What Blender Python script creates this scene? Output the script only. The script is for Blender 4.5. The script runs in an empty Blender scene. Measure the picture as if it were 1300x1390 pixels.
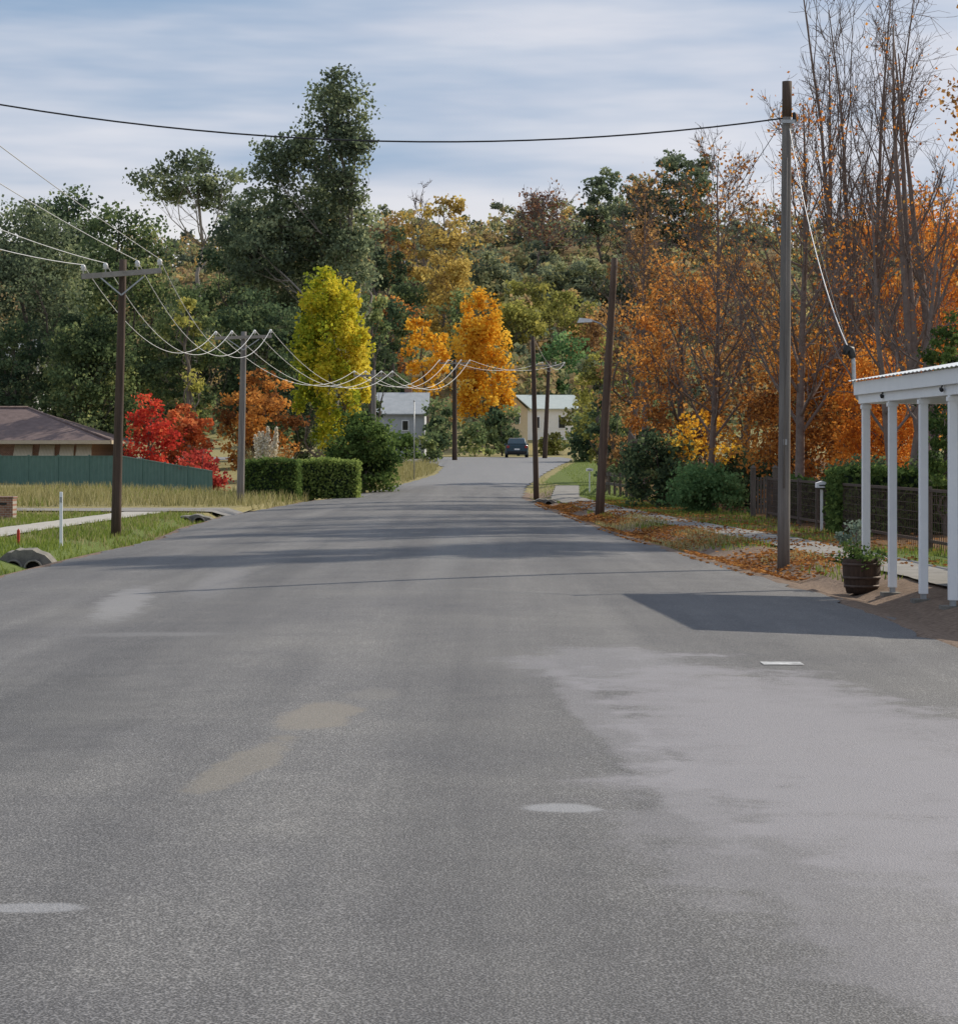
import bpy, math, random
import numpy as np
from mathutils import Vector
SC=bpy.context.scene; C=SC.collection
F=3000.;H=1.7;CX=650.;CY=618.
pi=math.pi
def X(px,d): return (px-CX)*d/F
def Zp(py,d): return H+(CY-py)*d/F
def ss(a,b,t):
    t=np.clip((np.asarray(t,float)-a)/(b-a),0,1); return t*t*(3-2*t)
# ---------------------------------------------------------------- terrain
LY=[-30,0,31,46,52,62,82,108,125,138,148,154,158,400]
LX=[-6.5,-6.6,-6.7,-6.5,-6.9,-7.1,-6.3,-3.8,-2.3,-2.2,-3.5,-8,-34,-34]
RY=[-30,0,19.5,26.6,36,48,71,88,105,122,140,153,162,172,400]
RX=[4.4,4.3,4.22,4.2,3.6,2.9,2.1,1.7,2.2,3.4,5,6.4,6.6,6.2,6.2]
def xl(y): return np.interp(y,LY,LX)
def xr(y): return np.interp(y,RY,RX)
def rz(y): return 1.55*ss(85,175,y)+.008*np.maximum(0,np.asarray(y,float)-175)
def gzv(x,y):
    x=np.asarray(x,float); y=np.asarray(y,float)
    el=xl(y)-x; er=x-xr(y); z=rz(y)
    near=1-ss(90,120,y)
    z=z-.16*near*ss(.1,.4,el)*(1-ss(.7,1.0,el))
    z=z-.10*near*ss(.15,.5,er)*(1-ss(.6,1.0,er))+.08*near*ss(.9,1.5,er)
    ins=np.minimum(-el,-er); road=(y<173)
    z=z-np.where(road,.12*ss(-.02,.25,ins),0)
    off=np.maximum(el,er)
    z=z+ss(4,9,off)*.06*np.sin(x*.7+1)*np.cos(y*.45)
    z=z+36*ss(185,430,y)*(1+.10*np.sin(x*.03+1.))-18*ss(460,1500,y)
    return z
def gz(x,y): return float(gzv(x,y))
# ---------------------------------------------------------------- materials
def nt(name):
    m=bpy.data.materials.new(name); m.use_nodes=True; t=m.node_tree; t.nodes.clear()
    o=t.nodes.new('ShaderNodeOutputMaterial'); return m,t,o
def ramp(t,fac,stops):
    r=t.nodes.new('ShaderNodeValToRGB'); e=r.color_ramp.elements
    while len(e)<len(stops): e.new(.5)
    for i,(p,c) in enumerate(stops): e[i].position=p; e[i].color=(*c,1)
    t.links.new(fac,r.inputs[0]); return r.outputs[0]
def noise(t,vec,scale,detail=4,rough=.6):
    n=t.nodes.new('ShaderNodeTexNoise'); n.inputs['Scale'].default_value=scale; n.inputs['Detail'].default_value=detail; n.inputs['Roughness'].default_value=rough
    t.links.new(vec,n.inputs['Vector']); return n.outputs[0]
def mapping(t,vec,loc=(0,0,0),scale=(1,1,1),rot=(0,0,0),typ='POINT'):
    m=t.nodes.new('ShaderNodeMapping'); m.vector_type=typ
    m.inputs['Location'].default_value=loc; m.inputs['Scale'].default_value=scale; m.inputs['Rotation'].default_value=rot
    t.links.new(vec,m.inputs[0]); return m.outputs[0]
def mix(t,fac,a,b,typ='MIX'):
    m=t.nodes.new('ShaderNodeMix'); m.data_type='RGBA'; m.blend_type=typ
    for i,v in ((0,fac),(6,a),(7,b)):
        if isinstance(v,bpy.types.NodeSocket): t.links.new(v,m.inputs[i])
        elif isinstance(v,tuple): m.inputs[i].default_value=(*v,1)
        else: m.inputs[i].default_value=v
    return m.outputs[2]
def mth(t,op,a,b=None,clamp=False):
    m=t.nodes.new('ShaderNodeMath'); m.operation=op; m.use_clamp=clamp
    for i,v in enumerate((a,b)):
        if v is None: continue
        if isinstance(v,bpy.types.NodeSocket): t.links.new(v,m.inputs[i])
        else: m.inputs[i].default_value=v
    return m.outputs[0]
def mrange(t,v,a,b,c=0,d=1):
    m=t.nodes.new('ShaderNodeMapRange'); m.interpolation_type='SMOOTHSTEP'
    t.links.new(v,m.inputs[0])
    for i,q in enumerate((a,b,c,d)): m.inputs[i+1].default_value=q
    return m.outputs[0]
def surf(name,c1,c2,scale=8,rough=.75,bump=.2,metal=0,stretch=(1,1,1),wave=None,spec=.3):
    m,t,o=nt(name); tc=t.nodes.new('ShaderNodeTexCoord'); v=mapping(t,tc.outputs['Object'],scale=stretch)
    n=noise(t,v,scale,6); n2=noise(t,v,scale*9,3)
    f=mth(t,'ADD',mth(t,'MULTIPLY',n,.75),mth(t,'MULTIPLY',n2,.25))
    col=ramp(t,f,[(.32,c1),(.68,c2)])
    p=t.nodes.new('ShaderNodeBsdfPrincipled'); p.inputs['Roughness'].default_value=rough; p.inputs['Metallic'].default_value=metal
    p.inputs['Specular IOR Level'].default_value=spec
    h=f
    if wave:
        w=t.nodes.new('ShaderNodeTexWave'); w.wave_type='BANDS'; w.bands_direction=wave[0]; w.inputs['Scale'].default_value=wave[1]; w.inputs['Distortion'].default_value=wave[2] if len(wave)>2 else 0
        t.links.new(tc.outputs['Object'],w.inputs[0])
        col=mix(t,mth(t,'MULTIPLY',mth(t,'SUBTRACT',1.,w.outputs[1]),.55),col,(c1[0]*.35,c1[1]*.35,c1[2]*.35))
        h=mth(t,'ADD',h,w.outputs[1])
    t.links.new(col,p.inputs['Base Color'])
    if bump:
        b=t.nodes.new('ShaderNodeBump'); b.inputs['Strength'].default_value=bump; b.inputs['Distance'].default_value=.02
        t.links.new(h,b.inputs['Height']); t.links.new(b.outputs[0],p.inputs['Normal'])
    t.links.new(p.outputs[0],o.inputs[0]); return m
def leafmat(name,cols,tr=.42,g=1.):
    m,t,o=nt(name); a=t.nodes.new('ShaderNodeAttribute'); a.attribute_name='tone'
    n=len(cols); col=ramp(t,a.outputs['Fac'],[(i/(n-1),tuple(min(.85,q*g) for q in c)) for i,c in enumerate(cols)])
    d=t.nodes.new('ShaderNodeBsdfDiffuse'); tl=t.nodes.new('ShaderNodeBsdfTranslucent'); mx=t.nodes.new('ShaderNodeMixShader'); mx.inputs[0].default_value=tr
    t.links.new(col,d.inputs[0]); t.links.new(col,tl.inputs[0]); t.links.new(d.outputs[0],mx.inputs[1]); t.links.new(tl.outputs[0],mx.inputs[2]); t.links.new(mx.outputs[0],o.inputs[0]); return m
LM=dict(
 evergreen=leafmat('evergreen_leaf',[(.034,.048,.027),(.095,.13,.058),(.27,.285,.11)],g=1.65),
 gum=leafmat('gum_leaf',[(.046,.059,.040),(.115,.145,.086),(.27,.29,.16)],g=1.6),
 dark=leafmat('dark_leaf',[(.028,.043,.029),(.068,.100,.053),(.18,.21,.09)],g=1.55),
 hill=leafmat('hazed_hill_leaf',[(.075,.092,.070),(.17,.195,.12),(.33,.33,.16)],g=1.4),  # hill greens made paler, distance haze put into the colour
 olive=leafmat('olive_leaf',[(.15,.15,.055),(.34,.34,.09),(.54,.48,.13)]),
 poplar=leafmat('poplar_leaf',[(.18,.24,.03),(.40,.44,.045),(.68,.57,.05),(.80,.65,.09)]),
 orange=leafmat('orange_leaf',[(.55,.25,.03),(.82,.46,.045),(.85,.60,.10)]),
 gold=leafmat('gold_leaf',[(.26,.18,.07),(.52,.38,.11),(.70,.54,.16)]),
 rust=leafmat('rust_leaf',[(.18,.08,.035),(.52,.225,.06),(.80,.42,.11)]),
 ember=leafmat('ember_leaf',[(.22,.05,.03),(.58,.15,.055),(.76,.30,.12)]),
 brown=leafmat('brown_leaf',[(.16,.10,.06),(.40,.23,.095),(.68,.40,.14)]),
 bright=leafmat('bright_orange_leaf',[(.40,.12,.03),(.74,.28,.045),(.84,.44,.10)]),
 red=leafmat('red_leaf',[(.30,.03,.03),(.66,.075,.05),(.80,.20,.09)]),
 crimson=leafmat('crimson_leaf',[(.20,.03,.035),(.50,.07,.055),(.68,.15,.09)]),
 maroon=leafmat('maroon_leaf',[(.10,.05,.04),(.26,.12,.075),(.44,.26,.13)]),
 blue=leafmat('bluegreen_leaf',[(.05,.10,.042),(.12,.21,.085),(.24,.34,.14)],g=1.25),
 hedge=leafmat('hedge_leaf',[(.034,.06,.022),(.09,.14,.042),(.21,.28,.08)],g=1.15),
 hedge_lit=leafmat('sunlit_hedge_leaf',[(.075,.105,.03),(.19,.25,.07),(.34,.39,.12)],g=1.25),  # brighter copy of the hedge leaf, sunlight put into its colour
 grass=leafmat('grass_blade',[(.08,.115,.025),(.20,.26,.05),(.38,.42,.11)],.3),
 dry=leafmat('dry_grass_blade',[(.15,.15,.06),(.34,.305,.135),(.54,.48,.26)],.3),
 litter=leafmat('litter_leaf',[(.13,.06,.033),(.36,.155,.05),(.60,.30,.09)],.2),
 wood=leafmat('hazed_wood_leaf',[(.065,.082,.062),(.135,.16,.10),(.28,.27,.12),(.26,.18,.11),(.48,.36,.14)],g=1.35),  # woodland leaves lightened to carry distance haze in their colour
 plume=leafmat('plume_leaf',[(.64,.56,.43),(.78,.71,.58),(.85,.80,.70)],.35),
 silver=leafmat('silver_leaf',[(.10,.14,.11),(.2,.26,.2),(.33,.38,.3)],.3),
)
BARK=surf('bark',(.085,.07,.06),(.21,.175,.15),6,.9,.5,stretch=(1,1,.25))
BARKG=surf('gum_bark',(.14,.12,.10),(.36,.32,.28),3,.85,.3,stretch=(1,1,.3))
TWIG=surf('twig_bark',(.125,.095,.082),(.25,.195,.17),5,.9,.2)
POLED=surf('dark_pole_wood',(.038,.026,.02),(.11,.074,.055),5,.85,.4,stretch=(3,3,.15))
POLEG=surf('grey_pole_wood',(.12,.11,.105),(.26,.24,.225),5,.85,.4,stretch=(3,3,.15))
POLEM=surf('weathered_pole_wood',(.10,.09,.085),(.225,.205,.19),5,.88,.45,stretch=(3,3,.15))
ARMW=surf('pale_crossarm_wood',(.20,.18,.16),(.36,.33,.30),5,.85,.3)
POLEB=surf('brown_pole_wood',(.06,.04,.03),(.15,.10,.072),5,.85,.4,stretch=(3,3,.15))
STEEL=surf('galvanised_steel',(.28,.29,.30),(.45,.46,.47),20,.45,.05,.6)
BLACK=surf('black_plastic',(.012,.012,.013),(.03,.03,.03),20,.5,.05)
CERAM=surf('ceramic',(.55,.55,.56),(.72,.72,.72),20,.3,0)
WPAINT=surf('white_paint',(.78,.785,.80),(.85,.85,.855),5,.5,.08)
WIREL=surf('pale_wire',(.50,.51,.53),(.66,.66,.68),20,.5,0,.3)
WIRED=surf('dark_wire',(.02,.02,.022),(.05,.05,.055),20,.6,0)
CONC=surf('concrete',(.30,.28,.25),(.44,.42,.38),3,.9,.3)
CONCD=surf('old_concrete',(.10,.095,.085),(.26,.24,.21),5,.9,.6)
PIPESHADE=surf('pipe_inside_shade',(.008,.008,.008),(.02,.02,.018),5,.9,.2)  # near-black colour stands in for the shade inside the pipe
TIMBER=surf('weathered_timber',(.07,.056,.046),(.17,.14,.115),5,.9,.4,stretch=(2,2,.3))
GREENM=surf('green_metal_fence',(.075,.145,.118),(.105,.19,.155),3,.55,.05)
def brickmat(name,c1,c2,mort,scale=4):
    m,t,o=nt(name); tc=t.nodes.new('ShaderNodeTexCoord'); 
    mp=mapping(t,tc.outputs['Object'],rot=(pi/2,0,0))
    b=t.nodes.new('ShaderNodeTexBrick'); b.inputs['Scale'].default_value=scale; b.inputs['Color1'].default_value=(*c1,1); b.inputs['Color2'].default_value=(*c2,1); b.inputs['Mortar'].default_value=(*mort,1)
    b.inputs['Mortar Size'].default_value=.02
    t.links.new(mp,b.inputs[0]); p=t.nodes.new('ShaderNodeBsdfPrincipled'); p.inputs['Roughness'].default_value=.85
    n=noise(t,tc.outputs['Object'],6); c=mix(t,.4,b.outputs[0],ramp(t,n,[(.3,(.3,.3,.3)),(.7,(1,1,1))]),'MULTIPLY')
    t.links.new(c,p.inputs['Base Color']); t.links.new(p.outputs[0],o.inputs[0]); return m
BRICK=brickmat('brown_brick',(.24,.105,.07),(.32,.155,.10),(.35,.32,.28))
TILE=surf('brown_roof_tile',(.14,.098,.092),(.25,.18,.17),3,.8,.5,wave=('Z',5.,0))
CORR=surf('corrugated_roof',(.40,.42,.43),(.56,.57,.58),2,.5,.3,.2,wave=('X',6.,0))
CORRW=surf('pale_roof',(.48,.54,.51),(.62,.67,.64),2,.5,.2,wave=('X',5.,0))
WBOARD=surf('weatherboard',(.66,.66,.64),(.76,.75,.73),4,.6,.3,wave=('Z',3.,0))
GLASS=surf('window_glass',(.015,.018,.022),(.03,.035,.04),3,.08,0,spec=.6)
CREAM=surf('cream_awning',(.50,.42,.30),(.62,.54,.40),3,.8,.1,wave=('X',4.,0))
CARP=surf('dark_blue_car_paint',(.018,.05,.075),(.028,.068,.10),4,.25,0,.2,spec=.6)
RUB=surf('tyre_rubber',(.012,.012,.012),(.025,.025,.025),20,.8,.1)
LAMP=surf('red_lamp',(.30,.012,.01),(.4,.02,.015),10,.25,0,spec=.6)
REDP=surf('red_paint',(.40,.03,.02),(.5,.05,.03),5,.6,.1)
OAK=surf('barrel_oak',(.032,.020,.015),(.085,.052,.036),6,.85,.5,stretch=(4,4,.3))
HOOP=surf('rusty_hoop',(.05,.035,.03),(.12,.085,.07),10,.6,.2,.4)
SOIL=surf('soil',(.03,.022,.016),(.07,.05,.04),10,.95,.5)
# ---------------------------------------------------------------- mesh helpers
ORI={}
def tag(o,label=None,cat=None,group=None,kind=None):
    if label: o['label']=label
    if cat: o['category']=cat
    if group: o['group']=group
    if kind: o['kind']=kind
    return o
def empty(name,loc,label,cat,group=None):
    o=bpy.data.objects.new(name,None); C.objects.link(o); o.location=loc; o.empty_display_size=.3
    ORI[o.name]=Vector(loc); return tag(o,label,cat,group)
def link(me,name,m,parent=None):
    o=bpy.data.objects.new(name,me); C.objects.link(o); me.materials.append(m)
    if parent: o.parent=parent; ORI[o.name]=ORI[parent.name]
    else: ORI[o.name]=Vector((0,0,0))
    return o
def mesh_np(name,V,tone=None):
    n=len(V); me=bpy.data.meshes.new(name); me.vertices.add(n); me.vertices.foreach_set('co',V.astype(np.float32).ravel())
    me.loops.add(n); me.loops.foreach_set('vertex_index',np.arange(n,dtype=np.int32))
    me.polygons.add(n//4); me.polygons.foreach_set('loop_start',np.arange(0,n,4,dtype=np.int32))
    me.update(calc_edges=True)
    if tone is not None:
        a=me.attributes.new('tone','FLOAT','POINT'); a.data.foreach_set('value',np.repeat(tone,4).astype(np.float32))
    return me
class MB:
    def __init__(s): s.v=[]; s.f=[]; s.sm=[]
    def add(s,vs,fs,sm=False):
        b=len(s.v); s.v+= [tuple(q) for q in vs]; s.f+=[tuple(b+i for i in f) for f in fs]; s.sm+=[sm]*len(fs); return s
    def box(s,c,size,rot=0):
        cx,cy,cz=c; a,b,h=size[0]/2,size[1]/2,size[2]/2; co,si=math.cos(rot),math.sin(rot)
        vs=[]
        for z in (-h,h):
            for x,y in ((-a,-b),(a,-b),(a,b),(-a,b)): vs.append((cx+x*co-y*si,cy+x*si+y*co,cz+z))
        return s.add(vs,[(3,2,1,0),(4,5,6,7),(0,1,5,4),(1,2,6,5),(2,3,7,6),(3,0,4,7)])
    def bar(s,p,q,w,h):
        p=Vector(p);q=Vector(q);d=(q-p).normalized(); up=Vector((0,0,1)) if abs(d.z)<.95 else Vector((0,1,0))
        a=d.cross(up).normalized()*w/2; b=a.cross(d).normalized()*h/2
        vs=[p-a-b,p+a-b,p+a+b,p-a+b,q-a-b,q+a-b,q+a+b,q-a+b]
        return s.add(vs,[(3,2,1,0),(4,5,6,7),(0,1,5,4),(1,2,6,5),(2,3,7,6),(3,0,4,7)])
    def tube(s,pts,rads,k=6,cap=True):
        pts=[Vector(p) for p in pts]; n=len(pts); vs=[]; fs=[]
        d0=(pts[-1]-pts[0]); ref=Vector((0,1,0)) if abs(d0.normalized().y)<.8 else Vector((1,0,0))
        for i,p in enumerate(pts):
            d=(pts[min(i+1,n-1)]-pts[max(i-1,0)]).normalized(); a=d.cross(ref)
            a=a.normalized() if a.length>1e-4 else Vector((1,0,0)); b=d.cross(a); r=rads[i] if hasattr(rads,'__len__') else rads
            for j in range(k):
                t=2*pi*j/k; vs.append(p+a*(math.cos(t)*r)+b*(math.sin(t)*r))
        for i in range(n-1):
            for j in range(k):
                j2=(j+1)%k; fs.append((i*k+j,i*k+j2,(i+1)*k+j2,(i+1)*k+j))
        if cap and k>3: fs.append(tuple(range(k-1,-1,-1))); fs.append(tuple((n-1)*k+j for j in range(k)))
        return s.add(vs,fs,True)
    def lathe(s,prof,c,k=16):
        vs=[];fs=[];n=len(prof)
        for r,z in prof:
            for j in range(k): t=2*pi*j/k; vs.append((c[0]+r*math.cos(t),c[1]+r*math.sin(t),c[2]+z))
        for i in range(n-1):
            for j in range(k): j2=(j+1)%k; fs.append((i*k+j,i*k+j2,(i+1)*k+j2,(i+1)*k+j))
        fs.append(tuple(range(k-1,-1,-1))); fs.append(tuple((n-1)*k+j for j in range(k)))
        return s.add(vs,fs,True)
    def build(s,name,m,parent=None,bevel=0,local=False):
        o=ORI[parent.name] if (parent and not local) else Vector((0,0,0))
        me=bpy.data.meshes.new(name); me.from_pydata([(v[0]-o.x,v[1]-o.y,v[2]-o.z) for v in s.v],[],s.f)
        me.polygons.foreach_set('use_smooth',s.sm); me.update()
        ob=link(me,name,m,parent)
        if bevel:
            b=ob.modifiers.new('bevel','BEVEL'); b.width=bevel; b.segments=2; b.limit_method='ANGLE'
        return ob
# ---------------------------------------------------------------- world, sun, camera
SUN=Vector((3.1,2.5,2.6)).normalized()
w=bpy.data.worlds.new('World'); SC.world=w; w.use_nodes=True; t=w.node_tree; t.nodes.clear()
o=t.nodes.new('ShaderNodeOutputWorld'); bg=t.nodes.new('ShaderNodeBackground'); bg.inputs[1].default_value=.105
sky=t.nodes.new('ShaderNodeTexSky'); sky.sky_type='NISHITA'; sky.sun_disc=False; sky.sun_elevation=math.asin(SUN.z); sky.sun_rotation=math.atan2(SUN.x,SUN.y); sky.dust_density=1.; sky.altitude=200
tc=t.nodes.new('ShaderNodeTexCoord'); g=tc.outputs['Generated']
sep=t.nodes.new('ShaderNodeSeparateXYZ'); t.links.new(g,sep.inputs[0])
base=mix(t,.78,mix(t,1.,sky.outputs[0],(.75,.8,.95),'MULTIPLY'),(2.6,3.9,5.6))
n1=noise(t,mapping(t,g,loc=(.31,.2,.10),scale=(2.0,2.0,15),rot=(0,.05,0)),1.,5,.52)
n2=noise(t,mapping(t,g,loc=(1.3,.2,.4),scale=(5,5,30),rot=(0,.04,0)),1.,5,.5)
msk=mrange(t,mth(t,'ADD',mth(t,'MULTIPLY',n1,.80),mth(t,'MULTIPLY',n2,.20)),.40,.62)
msk=mth(t,'MAXIMUM',msk,mrange(t,sep.outputs[2],.150,.085,0,.95))
cl=ramp(t,n2,[(.25,(.62,.64,.73)),(.75,(.80,.80,.84))])
cl=mix(t,mrange(t,sep.outputs[2],.14,.075,0,.8),cl,(.86,.83,.80))
cl=mix(t,1.,cl,(10,10,10),'MULTIPLY')
dome_fill=mrange(t,sep.outputs[2],.22,.6,1.,1.1)  # sky above the view brightened, added as ambient fill
col=mix(t,mth(t,'MULTIPLY',msk,.9),base,cl)
dome_scale=t.nodes.new('ShaderNodeVectorMath'); dome_scale.operation='SCALE'; t.links.new(col,dome_scale.inputs[0]); t.links.new(dome_fill,dome_scale.inputs['Scale'])
t.links.new(dome_scale.outputs[0],bg.inputs[0]); t.links.new(bg.outputs[0],o.inputs[0])
ld=bpy.data.lights.new('sun','SUN'); ld.energy=5.; ld.angle=math.radians(.5); ld.color=(1,.91,.75)
lo=bpy.data.objects.new('sun',ld); C.objects.link(lo); lo.rotation_euler=SUN.to_track_quat('Z','Y').to_euler(); lo.location=SUN*50
cd=bpy.data.cameras.new('camera'); co=bpy.data.objects.new('camera',cd); C.objects.link(co); co.location=(0,0,H); co.rotation_euler=(pi/2,0,0)
cd.sensor_fit='HORIZONTAL'; cd.sensor_width=36; cd.lens=36*F/1300; cd.shift_y=-(695-CY)/1300; cd.clip_end=6000; cd.clip_start=.1
SC.camera=co
SC.view_settings.view_transform='Standard'; SC.view_settings.look='None'; SC.view_settings.exposure=0
# ---------------------------------------------------------------- ground
def grid(name,xs,ys,zf,m,attrs=None):
    XX,YY=np.meshgrid(xs,ys); ZZ=zf(XX,YY); nx,ny=len(xs),len(ys)
    V=np.stack([XX,YY,ZZ],-1).reshape(-1,3)
    i=np.arange(nx-1)[None,:]+np.arange(ny-1)[:,None]*nx; i=i.ravel()
    Q=np.stack([i,i+1,i+1+nx,i+nx],1).astype(np.int32)
    me=bpy.data.meshes.new(name); me.vertices.add(len(V)); me.vertices.foreach_set('co',V.astype(np.float32).ravel())
    me.loops.add(Q.size); me.loops.foreach_set('vertex_index',Q.ravel()); me.polygons.add(len(Q)); me.polygons.foreach_set('loop_start',np.arange(0,Q.size,4,dtype=np.int32))
    me.update(calc_edges=True); me.polygons.foreach_set('use_smooth',np.ones(len(Q),bool))
    if attrs:
        for k,fn in attrs.items():
            a=me.attributes.new(k,'FLOAT','POINT'); a.data.foreach_set('value',fn(XX,YY).ravel().astype(np.float32))
    return link(me,name,m)
A=np.arange
xs=np.concatenate([A(-600,-40,20),A(-40,-16,1.),A(-16,12,.25),A(12,40,1.),A(40,601,20)])
ys=np.concatenate([A(-40,14,2.),A(14,110,.4),A(110,200,1.5),A(200,500,6.),A(500,3001,100)])
def f_green(x,y):
    el=xl(y)-x; er=x-xr(y)
    L=ss(.3,.8,el)*(1-ss(4.5,7,el))*(1-ss(60,68,y))
    R=ss(1.3,1.9,er)*(1-ss(5,8,er))*(1-ss(100,120,y))*.7+.8*ss(.3,.8,er)*ss(100,115,y)*(1-ss(6,9,er))*(1-ss(150,160,y))
    return np.clip(L+R+.55*ss(6,9,el)*(1-ss(58,66,y))+.5*ss(190,225,y),0,1)
def f_dirt(x,y):
    el=xl(y)-x; er=x-xr(y)
    return np.clip((1-ss(1.3,2.0,er))*ss(-.3,.1,er)*(1-ss(85,110,y))+(1-ss(.3,.7,el))*ss(-.3,0,el)*(1-ss(90,110,y))*.8,0,1)
def f_leaf(x,y):
    er=x-xr(y); return np.clip(ss(3.5,5,er)*ss(25,40,y)*(1-ss(150,175,y))+.6*ss(.2,.8,er)*ss(33,40,y)*(1-ss(60,75,y))+ss(215,240,y)*.55,0,1)
m,t,o=nt('ground_cover'); tc=t.nodes.new('ShaderNodeTexCoord'); g=tc.outputs['Object']
nl=noise(t,g,.8,6,.65); nf=noise(t,g,14,5,.7); nm=noise(t,g,3,5,.65)
def at(n): a=t.nodes.new('ShaderNodeAttribute'); a.attribute_name=n; return a.outputs['Fac']
def brk(v,n): return mrange(t,mth(t,'ADD',v,mth(t,'MULTIPLY',mth(t,'SUBTRACT',n,.5),1.1)),.38,.62)
c=ramp(t,nf,[(.3,(.16,.14,.065)),(.7,(.34,.29,.14))])
c=mix(t,brk(at('green'),nl),c,ramp(t,nf,[(.3,(.065,.09,.025)),(.7,(.16,.20,.055))]))
c=mix(t,brk(at('leaf'),nm),c,ramp(t,nf,[(.3,(.06,.038,.022)),(.7,(.24,.13,.06))]))
c=mix(t,brk(at('dirt'),nm),c,ramp(t,nf,[(.3,(.12,.085,.066)),(.7,(.28,.205,.155))]))
p=t.nodes.new('ShaderNodeBsdfPrincipled'); p.inputs['Roughness'].default_value=.95; p.inputs['Specular IOR Level'].default_value=.1
b=t.nodes.new('ShaderNodeBump'); b.inputs['Strength'].default_value=.6; b.inputs['Distance'].default_value=.05; t.links.new(nf,b.inputs['Height']); t.links.new(b.outputs[0],p.inputs['Normal'])
t.links.new(c,p.inputs['Base Color']); t.links.new(p.outputs[0],o.inputs[0]); GROUND=m
tag(grid('ground',xs,ys,gzv,GROUND,dict(green=f_green,dirt=f_dirt,leaf=f_leaf)),'grassy verges and wooded hillside around the street','ground',kind='structure')
# road
m,t,o=nt('bitumen'); tc=t.nodes.new('ShaderNodeTexCoord'); g=tc.outputs['Object']
sp=t.nodes.new('ShaderNodeSeparateXYZ'); t.links.new(g,sp.inputs[0])
nf=noise(t,g,92,4,.78); vor=t.nodes.new('ShaderNodeTexVoronoi'); vor.inputs['Scale'].default_value=112; t.links.new(g,vor.inputs['Vector'])
nb=noise(t,g,.35,6,.6); trk=noise(t,mapping(t,g,scale=(.9,.035,1)),1.,5,.6); nm=noise(t,g,2.2,7,.68); nh=noise(t,g,1.1,8,.72)
agg=ramp(t,mth(t,'ADD',mth(t,'MULTIPLY',nf,.6),mth(t,'MULTIPLY',vor.outputs['Distance'],.6)),[(.27,(.032,.0315,.032)),(.55,(.090,.088,.088)),(.85,(.26,.255,.252))])
c=mix(t,1.,agg,ramp(t,nb,[(.3,(.82,.82,.85)),(.7,(1.12,1.11,1.09))]),'MULTIPLY')
c=mix(t,1.,c,ramp(t,trk,[(.35,(.78,.78,.80)),(.65,(1.2,1.19,1.18))]),'MULTIPLY')
c=mix(t,1.,c,ramp(t,nm,[(.3,(.90,.90,.91)),(.7,(1.08,1.08,1.07))]),'MULTIPLY')
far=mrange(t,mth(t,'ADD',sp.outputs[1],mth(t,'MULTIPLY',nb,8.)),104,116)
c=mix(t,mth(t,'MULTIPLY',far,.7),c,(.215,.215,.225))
def patch(cx,cy,rx,ry,rot,soft,amt,colr,nz=1.3,nn=None):
    global c
    v=mapping(t,g,loc=(cx,cy,0),rot=(0,0,rot),scale=(rx,ry,1),typ='TEXTURE')
    v2=t.nodes.new('ShaderNodeSeparateXYZ'); t.links.new(v,v2.inputs[0]); cm=t.nodes.new('ShaderNodeCombineXYZ'); t.links.new(v2.outputs[0],cm.inputs[0]); t.links.new(v2.outputs[1],cm.inputs[1])
    ln=t.nodes.new('ShaderNodeVectorMath'); ln.operation='LENGTH'; t.links.new(cm.outputs[0],ln.inputs[0])
    r=mth(t,'ADD',ln.outputs['Value'],mth(t,'MULTIPLY',mth(t,'SUBTRACT',nn or nm,.5),nz))
    k=mth(t,'MULTIPLY',mrange(t,r,1.,1.-soft),amt)
    k=mth(t,'MULTIPLY',k,mrange(t,nf,.28,.58,.45,1.))
    c=mix(t,k,c,colr)
patch(1.95,13.0,1.3,5.6,.05,.32,.66,(.255,.243,.262),2.2,nh)
patch(1.95,12.6,1.15,5.0,.05,.6,.5,(.27,.258,.275),2.2)
patch(1.5,9.3,.95,3.4,.1,.4,.5,(.24,.23,.245),2.4,nh)
patch(1.0,17.5,.9,1.8,0,.4,.55,(.24,.232,.248),2.2,nh)
patch(2.6,9.8,.7,3.5,.1,.5,.5,(.24,.23,.248),2.)
patch(.85,13.,.2,5.,.07,.4,.5,(.25,.24,.255),1.8)
patch(-1.02,13.9,.27,.9,-.1,.32,.80,(.215,.192,.162),1.5)
patch(-1.24,11.7,.18,1.2,-.12,.35,.72,(.205,.184,.155),1.7)
patch(-.72,15.1,.22,.5,0,.5,.4,(.20,.188,.172),1.8)
patch(.385,10.3,.22,.17,0,.4,.8,(.30,.30,.315),1.0)
patch(-1.63,8.0,.22,.11,0,.4,.75,(.30,.30,.315),1.0)
patch(-4.0,25,.35,3.6,.1,.5,.75,(.25,.245,.25),1.8)
patch(-3.0,20.3,.9,.35,0,.6,.35,(.24,.235,.24))
patch(-3.4,29,.4,5,.05,.6,.5,(.22,.215,.22))
patch(-.5,40,.5,16,0.0,.7,.4,(.2,.2,.2))
patch(-2.8,14,1.,4,0.0,.7,.25,(.05,.05,.05),2.)
p=t.nodes.new('ShaderNodeBsdfPrincipled'); p.inputs['Roughness'].default_value=.72; p.inputs['Specular IOR Level'].default_value=.28
b=t.nodes.new('ShaderNodeBump'); b.inputs['Strength'].default_value=.45; b.inputs['Distance'].default_value=.006; t.links.new(mth(t,'ADD',nf,vor.outputs['Distance']),b.inputs['Height']); t.links.new(b.outputs[0],p.inputs['Normal'])
t.links.new(c,p.inputs['Base Color']); t.links.new(p.outputs[0],o.inputs[0]); ROAD=m
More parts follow.
